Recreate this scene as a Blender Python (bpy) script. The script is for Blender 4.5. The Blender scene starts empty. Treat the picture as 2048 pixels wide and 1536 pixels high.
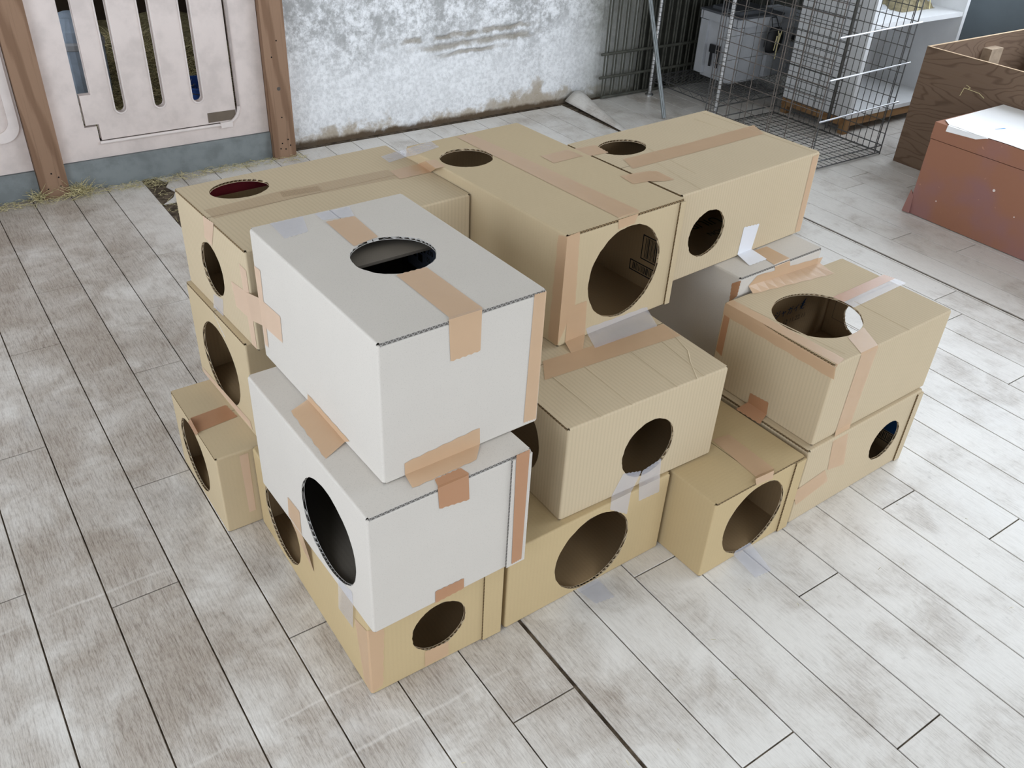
import bpy, bmesh, math, random
from mathutils import Vector, Matrix
random.seed(7)
C = bpy.context.scene.collection

# ---------------------------------------------------------------- camera
cam_d = bpy.data.cameras.new('camera')
cam_d.sensor_width = 36.0
cam_d.lens = 30.96245
cam_d.clip_start = 0.02
cam = bpy.data.objects.new('camera', cam_d)
C.objects.link(cam)
RT, DN, FW = [[0.8220755, -0.5674126, 0.047273], [-0.2920132, -0.4914316, -0.8205019], [0.4887946, 0.6607102, -0.5696858]]
M = Matrix(((RT[0], -DN[0], -FW[0], 0.0), (RT[1], -DN[1], -FW[1], 0.0), (RT[2], -DN[2], -FW[2], 1.6), (0, 0, 0, 1)))
cam.matrix_world = M
bpy.context.scene.camera = cam

# ---------------------------------------------------------------- daylight and exposure
sc = bpy.context.scene
sc.view_settings.view_transform = 'Standard'
sc.view_settings.look = 'None'
sc.view_settings.gamma = 1.0
sc.view_settings.use_curve_mapping = False
sc.view_settings.exposure = 0.36
w = bpy.data.worlds.new('overcast_sky')
sc.world = w
w.use_nodes = True
bg = w.node_tree.nodes['Background']
bg.inputs[0].default_value = (0.82, 0.90, 1.0, 1)
bg.inputs[1].default_value = 4.0
try:
    sc.cycles.max_bounces = 10
    sc.cycles.diffuse_bounces = 5
    sc.cycles.glossy_bounces = 3
    sc.cycles.caustics_reflective = False
    sc.cycles.caustics_refractive = False
except Exception:
    pass

# room limits
XL, XR, YF, YB, ZC = -1.9, 5.6, -6.0, 4.15, 3.6
# daylight openings: (wall, a0, a1, z0, z1)
OPENINGS = [('right', -2.6, 3.4, 0.70, 3.5), ('left', -1.2, 2.2, 0.5, 2.8), ('front', -1.7, 4.4, 0.1, 3.45)]
def portal(name, loc, rot, sx, sy):
    d = bpy.data.lights.new(name, 'AREA')
    d.shape = 'RECTANGLE'; d.size = sx; d.size_y = sy
    d.cycles.is_portal = True
    o = bpy.data.objects.new(name, d); C.objects.link(o)
    o.location = loc; o.rotation_euler = rot
for side, a0, a1, z0, z1 in OPENINGS:
    ac, zc, sa, sz = (a0 + a1) / 2, (z0 + z1) / 2, a1 - a0, z1 - z0
    if side == 'right': portal('daylight_portal', (XR + .02, ac, zc), (0, math.radians(90), 0), sz, sa)
    if side == 'left': portal('daylight_portal', (XL - .02, ac, zc), (0, math.radians(-90), 0), sz, sa)
    if side == 'front': portal('daylight_portal', (ac, YF - .02, zc), (math.radians(90), 0, 0), sa, sz)

# measured boxes: x, y, yaw, width, depth, height, base z (metres)

# ---------------------------------------------------------------- materials
class NT:
    def __init__(self, name, rough=0.8, spec=0.3):
        self.m = bpy.data.materials.new(name); self.m.use_nodes = True
        self.t = self.m.node_tree; self.b = self.t.nodes['Principled BSDF']
        self.b.inputs['Roughness'].default_value = rough
        self.b.inputs['Specular IOR Level'].default_value = spec
    def n(self, kind, **kw):
        nd = self.t.nodes.new(kind)
        for k, v in kw.items():
            if hasattr(nd, k) and k not in ('inputs',): setattr(nd, k, v)
        return nd
    def put(self, sock, v):
        if hasattr(v, 'is_output') or isinstance(v, bpy.types.NodeSocket): self.t.links.new(v, sock)
        else: sock.default_value = v
    def math(self, op, a, b=0.0, clamp=False):
        nd = self.t.nodes.new('ShaderNodeMath'); nd.operation = op; nd.use_clamp = clamp
        self.put(nd.inputs[0], a); self.put(nd.inputs[1], b); return nd.outputs[0]
    def mix(self, f, a, b, mode='MIX'):
        nd = self.t.nodes.new('ShaderNodeMix'); nd.data_type = 'RGBA'; nd.blend_type = mode
        self.put(nd.inputs[0], f); self.put(nd.inputs[6], a); self.put(nd.inputs[7], b); return nd.outputs[2]
    def ramp(self, f, p0, p1, c0=0.0, c1=1.0):
        nd = self.t.nodes.new('ShaderNodeMapRange'); nd.interpolation_type = 'SMOOTHSTEP'
        self.put(nd.inputs[0], f); nd.inputs[1].default_value = p0; nd.inputs[2].default_value = p1
        nd.inputs[3].default_value = c0; nd.inputs[4].default_value = c1; return nd.outputs[0]
    def pos(self, scale=(1, 1, 1), src='pos', off=(0, 0, 0)):
        if src == 'pos': o = self.t.nodes.new('ShaderNodeNewGeometry').outputs['Position']
        elif src == 'uv': o = self.t.nodes.new('ShaderNodeTexCoord').outputs['UV']
        else: o = self.t.nodes.new('ShaderNodeTexCoord').outputs['Object']
        mp = self.t.nodes.new('ShaderNodeMapping'); self.t.links.new(o, mp.inputs[0])
        mp.inputs['Scale'].default_value = scale; mp.inputs['Location'].default_value = off
        return mp.outputs[0]
    def noise(self, vec, scale, detail=4.0, rough=0.55, dist=0.0):
        nd = self.t.nodes.new('ShaderNodeTexNoise'); self.t.links.new(vec, nd.inputs['Vector'])
        nd.inputs['Scale'].default_value = scale; nd.inputs['Detail'].default_value = detail
        nd.inputs['Roughness'].default_value = rough; nd.inputs['Distortion'].default_value = dist
        return nd.outputs[0]
    def wave(self, vec, scale, dist=0.0, dscale=1.0, detail=0.0, direction='X', kind='BANDS'):
        nd = self.t.nodes.new('ShaderNodeTexWave'); self.t.links.new(vec, nd.inputs['Vector'])
        nd.wave_type = kind; nd.bands_direction = direction
        nd.inputs['Scale'].default_value = scale; nd.inputs['Distortion'].default_value = dist
        nd.inputs['Detail'].default_value = detail; nd.inputs['Detail Scale'].default_value = dscale
        return nd.outputs[1]
    def sep(self, vec):
        nd = self.t.nodes.new('ShaderNodeSeparateXYZ'); self.t.links.new(vec, nd.inputs[0]); return nd.outputs
    def rnd(self): return self.t.nodes.new('ShaderNodeObjectInfo').outputs['Random']
    def bump(self, h, strength=0.3, dist=0.002):
        nd = self.t.nodes.new('ShaderNodeBump'); nd.inputs['Strength'].default_value = strength
        nd.inputs['Distance'].default_value = dist; self.t.links.new(h, nd.inputs['Height'])
        self.t.links.new(nd.outputs[0], self.b.inputs['Normal'])
    def color(self, c): self.put(self.b.inputs['Base Color'], c)

def srgb(r, g, b):
    f = lambda v: (v / 255 / 12.92) if v <= 10 else ((v / 255 + .055) / 1.055) ** 2.4
    return (f(r), f(g), f(b), 1.0)

def kraft(name, col, stripe=0.05, period=0.0100, speck=0.06, bump=0.25):
    """corrugated board: paper fibre, faint flute lines across UV x"""
    k = NT(name, 0.85, 0.18)
    uv = k.pos((1, 1, 1), 'uv'); ob = k.pos((1, 1, 1), 'obj')
    s = k.sep(uv)
    ph = k.math('MULTIPLY', s[0], 2 * math.pi / period)
    line = k.math('MULTIPLY_ADD', k.math('SINE', ph), 0.5); line.node.inputs[2].default_value = 0.5
    fib = k.noise(ob, 420, 2); blot = k.noise(ob, 9, 4); spk = k.noise(ob, 900, 2, 0.7); dent = k.noise(ob, 7, 2)
    dark = tuple(v * 0.86 for v in col[:3]) + (1,)
    c = k.mix(k.math('MULTIPLY', blot, 0.45), col, dark)
    c = k.mix(k.math('MULTIPLY', k.math('MULTIPLY', line, line), stripe * 2), c, tuple(v * 0.55 for v in col[:3]) + (1,))
    c = k.mix(k.ramp(fib, 0.55, 0.75, 0, speck * 4), c, tuple(v * 0.68 for v in col[:3]) + (1,))
    c = k.mix(k.ramp(spk, 0.60, 0.72, 0, speck * 4), c, tuple(min(1, v * 1.22) for v in col[:3]) + (1,))
    k.color(c)
    h = k.math('ADD', k.math('MULTIPLY', line, bump), k.math('MULTIPLY', fib, 0.3))
    h = k.math('ADD', h, k.math('MULTIPLY', dent, 9.0))
    k.bump(h, 0.5, 0.0006)
    return k.m

MAT = {}
TAN = srgb(196, 178, 149); GRY = srgb(200, 193, 184)
MAT['tan_line'] = kraft('tan_board_lined', TAN, 0.085, bump=0.2)
MAT['tan'] = kraft('tan_board', srgb(193, 174, 142), 0.018, bump=0.08)
MAT['tan_warm'] = kraft('tan_board_warm', srgb(189, 167, 128), 0.022, bump=0.08)
MAT['grey'] = kraft('grey_board', GRY, 0.0, speck=0.12, bump=0.02)
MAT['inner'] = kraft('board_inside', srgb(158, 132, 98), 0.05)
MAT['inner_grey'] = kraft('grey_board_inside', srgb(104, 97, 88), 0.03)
MAT['flute'] = kraft('board_flute', srgb(214, 192, 158), 0.0)
MAT['liner'] = kraft('board_liner_edge', srgb(222, 206, 180), 0.0)
MAT['liner_grey'] = kraft('grey_board_liner_edge', srgb(224, 221, 216), 0.0)
MAT['flute_grey'] = kraft('grey_board_flute', srgb(205, 200, 194), 0.0)
def edge_mat(name, c0, c1):
    k = NT(name, 0.9, 0.1)
    s = k.sep(k.pos((1, 1, 1), 'uv'))
    a = k.math('SINE', k.math('MULTIPLY', s[0], 2 * math.pi / 0.0100))
    b = k.math('SUBTRACT', k.math('MULTIPLY', s[1], 333.0), 1.0)
    d = k.math('ABSOLUTE', k.math('SUBTRACT', k.math('MULTIPLY', a, 0.75), b))
    k.color(k.mix(k.ramp(d, 0.18, 0.5), c0, c1)); return k.m
MAT['edge'] = edge_mat('board_cut_edge', srgb(150, 128, 96), srgb(86, 70, 50))
MAT['edge_grey'] = edge_mat('grey_board_cut_edge', srgb(156, 152, 147), srgb(98, 94, 90))

def tape_mat(name, col, rough=0.3, trans=0.0, ripple=0.0):
    k = NT(name, rough, 0.5)
    ob = k.pos((1, 1, 1), 'obj')
    n1 = k.noise(ob, 60, 3); n2 = k.noise(ob, 18, 2)
    k.color(k.mix(k.math('MULTIPLY', n2, 0.35), col, tuple(v * 0.82 for v in col[:3]) + (1,)))
    k.bump(k.math('ADD', k.math('MULTIPLY', n1, 0.5), n2), 0.35 + ripple, 0.0012)
    if trans > 0: k.b.inputs['Alpha'].default_value = 1 - trans
    return k.m
MAT['tape_tan'] = tape_mat('tan_packing_tape', srgb(204, 170, 136), 0.32, 0.16)
MAT['tape_faint'] = tape_mat('faint_packing_tape', srgb(196, 168, 136), 0.34, 0.72)
MAT['tape_brown'] = tape_mat('brown_packing_tape', srgb(178, 132, 98), 0.3, 0.06)
MAT['tape_pink'] = tape_mat('pale_packing_tape', srgb(216, 186, 160), 0.4, 0.12)
MAT['tape_clear'] = tape_mat('clear_packing_tape', srgb(220, 221, 232), 0.18, 0.62, 0.5)
MAT['tape_white'] = tape_mat('milky_packing_tape', srgb(232, 232, 236), 0.35, 0.12)

# vinyl floor planks
def floor_mat(name, base, brown):
    k = NT(name, 0.34, 0.42)
    p = k.pos(); rn = k.rnd()
    off = k.t.nodes.new('ShaderNodeVectorMath'); off.operation = 'ADD'; k.t.links.new(p, off.inputs[0])
    cx = k.t.nodes.new('ShaderNodeCombineXYZ'); k.put(cx.inputs[0], k.math('MULTIPLY', rn, 3.0)); k.put(cx.inputs[1], k.math('MULTIPLY', rn, 17.0))
    k.t.links.new(cx.outputs[0], off.inputs[1]); q = off.outputs[0]
    def scaled(v, s):
        mp = k.t.nodes.new('ShaderNodeMapping'); k.t.links.new(v, mp.inputs[0]); mp.inputs['Scale'].default_value = s; return mp.outputs[0]
    grain = k.noise(scaled(q, (230, 13, 1)), 1.0, 5, 0.7)
    fine = k.noise(scaled(q, (640, 60, 1)), 1.0, 3, 0.65)
    blot = k.noise(p, 2.1, 6, 0.62); blot2 = k.noise(p, 6.5, 6, 0.65, 0.6); sm = k.noise(p, 26, 4, 0.6)
    tone = k.math('ADD', k.math('MULTIPLY', blot, 0.55), k.math('MULTIPLY', blot2, 0.45))
    tone = k.math('ADD', tone, k.math('MULTIPLY', k.math('SUBTRACT', rn, 0.5), 0.06))
    # walked-on, dirtier vinyl on the stall side; cleaner boards towards the windows
    xy = k.sep(p)
    worn = k.ramp(k.math('ADD', xy[0], k.math('MULTIPLY', k.math('SUBTRACT', blot, 0.5), 0.5)), 0.40, 1.25, 0.10, -0.05)
    tone = k.math('ADD', tone, worn)
    dirt = k.ramp(tone, 0.38, 0.72)
    c = k.mix(k.math('MULTIPLY', dirt, 0.85), base, brown)
    g1 = k.math('MULTIPLY', k.ramp(grain, 0.44, 0.68, 0, 0.68), k.math('ADD', k.math('MULTIPLY', dirt, 0.75), 0.2))
    c = k.mix(g1, c, srgb(112, 98, 86))
    g2 = k.math('MULTIPLY', k.ramp(fine, 0.46, 0.68, 0, 0.6), k.math('ADD', k.math('MULTIPLY', dirt, 0.7), 0.15))
    c = k.mix(g2, c, srgb(96, 84, 74))
    c = k.mix(k.ramp(sm, 0.62, 0.76, 0, 0.3), c, srgb(136, 126, 114))
    c = k.mix(k.ramp(k.noise(p, 3.3, 5, 0.6, 0.4), 0.56, 0.76, 0, 0.30), c, srgb(228, 228, 227))
    # old fold lines of the sheet
    for yc, wd in ((0.966, 0.007), (1.11, 0.006), (1.64, 0.007)):
        dy = k.math('ABSOLUTE', k.math('SUBTRACT', k.math('ADD', xy[1], k.math('MULTIPLY', k.noise(p, 9, 2), 0.02)), yc + 0.01))
        f = k.math('MULTIPLY', k.ramp(dy, 0.0, wd, 0.35, 0.0), k.math('MULTIPLY', k.ramp(k.noise(p, 3.0, 2), 0.40, 0.56), k.ramp(xy[0], 0.6, 1.0, 1.0, 0.0)))
        c = k.mix(f, c, srgb(232, 228, 222))
    k.color(c)
    k.put(k.b.inputs['Roughness'], k.ramp(k.math('ADD', tone, k.math('MULTIPLY', grain, 0.4)), 0.5, 1.0, 0.30, 0.52))
    k.bump(k.math('ADD', grain, k.math('MULTIPLY', fine, 0.6)), 0.25, 0.0008)
    return k.m
MAT['plank'] = floor_mat('vinyl_plank', srgb(223, 219, 213), srgb(162, 149, 135))
k = NT('bare_subfloor', 0.9, 0.1)
p = k.pos(); k.color(k.mix(k.ramp(k.noise(p, 30, 5), 0.35, 0.7), srgb(64, 55, 46), srgb(112, 100, 86))); k.bump(k.noise(p, 60, 4), 0.5, 0.004)
MAT['subfloor'] = k.m

# lime-washed concrete wall
k = NT('stained_concrete', 0.9, 0.15)
p = k.pos(); s = k.sep(p)
n1 = k.noise(p, 2.2, 6, 0.62); n2 = k.noise(p, 11, 6, 0.65, 0.4); n3 = k.noise(p, 60, 5, 0.7)
z = s[2]; x = s[0]
c = k.mix(k.ramp(n3, 0.40, 0.66), srgb(247, 248, 250), srgb(226, 227, 229))
up = k.ramp(k.math('ADD', z, k.math('MULTIPLY', k.math('SUBTRACT', n1, 0.5), 0.9)), 0.22, 0.62)
grey = k.math('MULTIPLY', k.ramp(k.math('ADD', n2, k.math('MULTIPLY', n3, 0.5)), 0.58, 0.9), k.math('ADD', k.math('MULTIPLY', up, 0.75), 0.18))
c = k.mix(k.math('MULTIPLY', grey, 0.75), c, srgb(132, 132, 130))
# brown damp line along the foot, eroded ledges half a metre up
foot = k.ramp(k.math('SUBTRACT', z, k.math('MULTIPLY', k.math('SUBTRACT', k.math('ADD', k.math('MULTIPLY', n2, 0.5), n1), 0.70), 0.55)), 0.0, 0.075, 1.0, 0.0)
foot = k.math('MULTIPLY', foot, k.ramp(k.noise(p, 5, 3), 0.25, 0.6, 0.45, 1.0))
c = k.mix(k.math('MULTIPLY', foot, 0.75), c, srgb(160, 140, 108))
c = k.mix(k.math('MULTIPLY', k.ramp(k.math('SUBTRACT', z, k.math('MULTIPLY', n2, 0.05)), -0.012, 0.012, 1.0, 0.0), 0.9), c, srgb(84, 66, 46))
corner_shade = k.math('MULTIPLY', k.ramp(k.math('ADD', x, k.math('MULTIPLY', n1, 0.5)), 3.45, 3.95), 0.8)  # shade of the rack corner, painted into the concrete colour
c = k.mix(corner_shade, c, srgb(136, 136, 126))
hole = None
for zc, x0, x1, th in ((0.455, 2.05, 2.95, 0.013), (0.405, 2.2, 2.95, 0.016), (0.36, 2.35, 2.75, 0.01)):
    zz = k.math('ADD', z, k.math('ADD', k.math('MULTIPLY', k.math('SUBTRACT', n2, 0.5), 0.05), k.math('MULTIPLY', k.math('SUBTRACT', x, 2.5), -0.03)))
    d = k.math('ABSOLUTE', k.math('SUBTRACT', zz, zc))
    f = k.math('MULTIPLY', k.ramp(d, th * 0.3, th * 1.6, 1.0, 0.0), k.math('MULTIPLY', k.ramp(x, x0, x0 + .25), k.ramp(x, x1, x1 + .2, 1.0, 0.0)))
    f = k.math('MULTIPLY', f, k.ramp(k.noise(p, 7, 4), 0.36, 0.5))
    hole = f if hole is None else k.math('MAXIMUM', hole, f)
c = k.mix(k.math('MULTIPLY', hole, 0.62), c, srgb(136, 122, 98))
k.color(c)
k.bump(k.math('SUBTRACT', k.math('ADD', k.math('MULTIPLY', n2, 0.8), k.math('MULTIPLY', n3, 0.5)), k.math('MULTIPLY', hole, 1.0)), 0.7, 0.012)
MAT['concrete'] = k.m

def plain(name, col, rough=0.6, spec=0.3, var=0.15, scale=12, metal=0.0, bump=0.0):
    k = NT(name, rough, spec); p = k.pos((1, 1, 1), 'obj')
    n = k.noise(p, scale, 5, 0.6)
    k.color(k.mix(k.ramp(n, 0.35, 0.7, 0, 1), col, tuple(v * (1 - var) for v in col[:3]) + (1,)))
    k.b.inputs['Metallic'].default_value = metal
    if bump: k.bump(n, bump, 0.003)
    return k.m
MAT['plastic'] = plain('beige_pink_plastic', srgb(224, 211, 205), 0.55, 0.3, 0.16, 9)
MAT['plastic_rim'] = plain('beige_pink_plastic_rim', srgb(230, 219, 214), 0.5, 0.3, 0.1, 9)
MAT['kick'] = plain('blue_grey_paint', srgb(134, 140, 141), 0.6, 0.3, 0.25, 14, bump=0.2)
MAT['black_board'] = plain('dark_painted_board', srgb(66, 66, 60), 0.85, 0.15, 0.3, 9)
MAT['dark_wall'] = plain('dark_blue_grey_paint', srgb(104, 112, 116), 0.85, 0.15, 0.12, 3)
MAT['outer_wall'] = plain('weathered_wall_paint', srgb(182, 178, 170), 0.9, 0.15, 0.2, 3)
MAT['ceiling'] = plain('pale_ceiling_board', srgb(196, 192, 184), 0.95, 0.1, 0.25, 4)
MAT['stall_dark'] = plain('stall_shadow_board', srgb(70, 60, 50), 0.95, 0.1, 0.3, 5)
MAT['wire'] = plain('dull_wire', srgb(98, 98, 98), 0.45, 0.5, 0.25, 40, 0.6)
MAT['wire_dark'] = plain('dark_wire', srgb(86, 84, 80), 0.5, 0.5, 0.3, 40, 0.5)
MAT['wire_rust'] = plain('rusted_wire', srgb(108, 100, 94), 0.6, 0.4, 0.35, 40, 0.4)
MAT['rod'] = plain('bright_rod', srgb(214, 216, 220), 0.3, 0.6, 0.1, 40, 0.5)
MAT['chrome'] = plain('chrome', srgb(196, 196, 196), 0.22, 0.6, 0.25, 60, 0.9)
MAT['grid_bar'] = plain('grey_bar', srgb(92, 92, 84), 0.6, 0.35, 0.3, 30, 0.3)
MAT['pole'] = plain('galvanised_pole', srgb(122, 126, 126), 0.4, 0.5, 0.2, 30, 0.7)
MAT['white_board'] = plain('white_laminate', srgb(226, 227, 228), 0.45, 0.35, 0.06, 6)
MAT['grey_plastic'] = plain('grey_plastic', srgb(176, 178, 182), 0.5, 0.35, 0.12, 9)
MAT['lid_grey'] = plain('dark_grey_plastic', srgb(84, 86, 90), 0.5, 0.35, 0.15, 9)
MAT['black'] = plain('black_plastic', srgb(30, 30, 32), 0.5, 0.4, 0.2, 20)
MAT['blue'] = plain('blue_plastic', srgb(46, 84, 158), 0.45, 0.4, 0.15, 20)
MAT['pale_blue'] = plain('pale_grey_blue_plastic', srgb(168, 182, 198), 0.6, 0.3, 0.2, 20)
MAT['sticker'] = plain('taupe_sticker', srgb(112, 100, 88), 0.5, 0.3, 0.08, 30)
MAT['sacking'] = plain('tan_sacking', srgb(150, 140, 112), 0.95, 0.1, 0.4, 40, bump=0.6)
MAT['paper_white'] = plain('white_sheet', srgb(250, 250, 250), 0.3, 0.5, 0.03, 12)
MAT['ink'] = plain('black_ink', srgb(28, 26, 26), 0.8, 0.1, 0.1, 30)
MAT['ink_blue'] = plain('blue_ink', srgb(28, 62, 100), 0.8, 0.1, 0.1, 30)
MAT['ink_grey'] = plain('faded_ink', srgb(84, 72, 60), 0.9, 0.1, 0.1, 30)
MAT['ink_green'] = plain('dark_green_ink', srgb(40, 58, 44), 0.9, 0.1, 0.1, 30)
MAT['ink_red'] = plain('wine_red_ink', srgb(112, 36, 44), 0.8, 0.1, 0.1, 30)
MAT['label_blue'] = plain('pale_blue_label', srgb(176, 190, 216), 0.5, 0.2, 0.1, 30)
MAT['cyan_print'] = plain('light_blue_print', srgb(90, 160, 214), 0.5, 0.2, 0.1, 30)

def wood(name, c0, c1, c2, axis=2, ring=26, knots=True, contrast=1.0):
    k = NT(name, 0.8, 0.2)
    sc3 = [1, 1, 1]; sc3[axis] = 0.10
    v = k.pos(tuple(sc3), 'obj')
    g = k.wave(v, ring, 5.0, 1.6, 3.0, 'DIAGONAL')
    f = k.noise(k.pos(tuple(90 if i != axis else 3 for i in range(3)), 'obj'), 1.0, 4, 0.6)
    c = k.mix(k.ramp(g, 0.55, 0.95, 0, contrast), c0, c1)
    c = k.mix(k.ramp(f, 0.5, 0.75, 0, 0.5 * contrast), c, c2)
    if knots:
        kn = k.noise(k.pos((7, 7, 7), 'obj'), 1.0, 1)
        c = k.mix(k.ramp(kn, 0.74, 0.80, 0, 0.7), c, srgb(66, 44, 28))
    k.color(c); k.bump(k.math('ADD', f, k.math('MULTIPLY', g, 0.5)), 0.35, 0.0015)
    return k.m
MAT['post'] = wood('post_timber', srgb(150, 121, 99), srgb(122, 94, 74), srgb(100, 76, 60), 2, 7, False, 0.75)
MAT['base_wood'] = wood('base_timber', srgb(150, 116, 80), srgb(118, 86, 56), srgb(100, 72, 48), 0, 9, False, 0.5)
def ply(name, ax):
    k = NT(name, 0.75, 0.25)
    s3 = [1.6, 1.6, 1.6]; s3[ax] = 5.5
    v = k.pos(tuple(s3), 'obj')
    h = k.noise(v, 1.0, 3, 0.4, 0.4)
    rings = k.math('FRACT', k.math('MULTIPLY', h, 19.0))
    line = k.ramp(k.math('ABSOLUTE', k.math('SUBTRACT', rings, 0.5)), 0.30, 0.5)
    s4 = [160, 160, 160]; s4[1 if ax == 2 else 0] = 5
    f = k.noise(k.pos(tuple(s4), 'obj'), 1.0, 3)
    c = k.mix(k.math('MULTIPLY', line, 0.5), srgb(118, 97, 80), srgb(74, 55, 42))
    c = k.mix(k.ramp(f, 0.5, 0.75, 0, 0.4), c, srgb(110, 86, 66))
    kn = k.noise(k.pos((9, 9, 9), 'obj'), 1.0, 0.5)
    c = k.mix(k.ramp(kn, 0.78, 0.82, 0, 0.8), c, srgb(52, 34, 24))
    k.color(c); k.bump(f, 0.2, 0.001); return k.m
MAT['plywood'] = ply('plywood_face', 2)
MAT['ply_edge'] = plain('plywood_edge', srgb(214, 186, 152), 0.8, 0.2, 0.15, 60)
MAT['ply_block'] = plain('pale_timber_block', srgb(176, 156, 134), 0.85, 0.2, 0.25, 30)
k = NT('pink_orange_foam', 0.8, 0.2); p = k.pos((1, 1, 1), 'obj'); n = k.noise(p, 3, 3)
c = k.mix(k.ramp(n, 0.42, 0.62), srgb(156, 110, 88), srgb(150, 110, 105))
c = k.mix(k.ramp(k.noise(p, 38, 2), 0.70, 0.76), c, srgb(190, 140, 116)); k.color(c); k.bump(k.noise(p, 180, 2), 0.3, 0.001)
MAT['foam'] = k.m
k = NT('hay', 0.9, 0.1); k.color(k.mix(k.rnd(), srgb(168, 156, 112), srgb(140, 132, 96)))
n = k.noise(k.pos(), 160, 2); k.color(k.mix(k.ramp(n, 0.35, 0.65), srgb(150, 142, 104), srgb(226, 214, 168)))
MAT['hay'] = k.m
MAT['straw_pale'] = plain('pale_straw', srgb(226, 214, 164), 0.8, 0.2, 0.15, 80)
MAT['hay_bed'] = plain('hay_litter', srgb(134, 124, 92), 0.95, 0.1, 0.5, 60, bump=0.8)

BOXES = {'G2': [0.4703, 1.0652, -0.0083, 0.32, 0.6111, 0.241, 0.0], 'G1': [0.3869, 1.681, 0.0081, 0.35, 0.3329, 0.2362, 0.0], 'G3': [0.8034, 1.0602, 0.0212, 0.4756, 0.35, 0.2428, 0.0], 'G4': [1.2952, 0.9349, 0.0304, 0.3259, 0.5, 0.2393, 0.0], 'G5': [1.6346, 0.9466, 0.0308, 0.5008, 0.36, 0.2453, 0.0], 'M2': [0.4633, 1.0209, 0.0283, 0.3555, 0.5172, 0.2964, 0.244], 'M1': [0.502, 1.7012, 0.0499, 0.4, 0.3581, 0.2743, 0.2362], 'M3': [0.9511, 1.0814, -0.0075, 0.465, 0.45, 0.2558, 0.2428], 'M5': [1.6551, 0.9584, 0.0288, 0.4948, 0.3524, 0.245, 0.2453], 'T4': [0.5293, 1.0832, 0.0365, 0.3489, 0.5072, 0.298, 0.5414], 'T1': [0.5175, 1.6582, 0.058, 0.577, 0.3947, 0.2472, 0.5105], 'T2': [1.122, 1.3467, 0.071, 0.3786, 0.6377, 0.2861, 0.4985], 'T3': [1.5075, 1.3926, 0.0766, 0.568, 0.4187, 0.2393, 0.543], 'M4': [1.6986, 1.3194, 0.0432, 0.3489, 0.42, 0.297, 0.245], 'S1': [1.7, 1.365, 0.02, 0.36, 0.42, 0.243, 0.0], 'S2': [1.1, 1.56, 0.03, 0.37, 0.42, 0.243, 0.0], 'S3': [1.1, 1.565, 0.05, 0.37, 0.42, 0.253, 0.2445]}
HOLES = {('T4', 'T'): [0.1838, 0.2624, 0.0833, 0.0778], ('T1', 'T'): [0.1281, 0.3147, 0.0714, 0.0548], ('T1', 'L'): [0.2153, 0.1114, 0.0633, 0.0657], ('T2', 'T'): [0.0904, 0.4915, 0.0713, 0.0638], ('T2', 'F'): [0.1974, 0.1424, 0.1169, 0.1187], ('T3', 'T'): [0.1155, 0.3203, 0.0755, 0.0556], ('T3', 'F'): [0.1223, 0.1099, 0.0697, 0.0637], ('M1', 'L'): [0.1882, 0.1183, 0.1112, 0.1091], ('G1', 'L'): [0.192, 0.118, 0.1, 0.1], ('M2', 'L'): [0.1716, 0.13, 0.1145, 0.1108], ('G2', 'L'): [0.451, 0.122, 0.104, 0.104], ('G2', 'F'): [0.1622, 0.1167, 0.0649, 0.0662], ('M3', 'F'): [0.2431, 0.1081, 0.077, 0.0798], ('G3', 'F'): [0.2464, 0.1139, 0.1112, 0.1112], ('G4', 'F'): [0.1663, 0.114, 0.1091, 0.1084], ('G5', 'F'): [0.3752, 0.1196, 0.0654, 0.063], ('M5', 'T'): [0.1583, 0.1783, 0.1223, 0.1102], ('M3', 'L'): [0.2, 0.135, 0.108, 0.105], ('M5', 'R'): [0.235, 0.098, 0.055, 0.06]}
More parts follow.
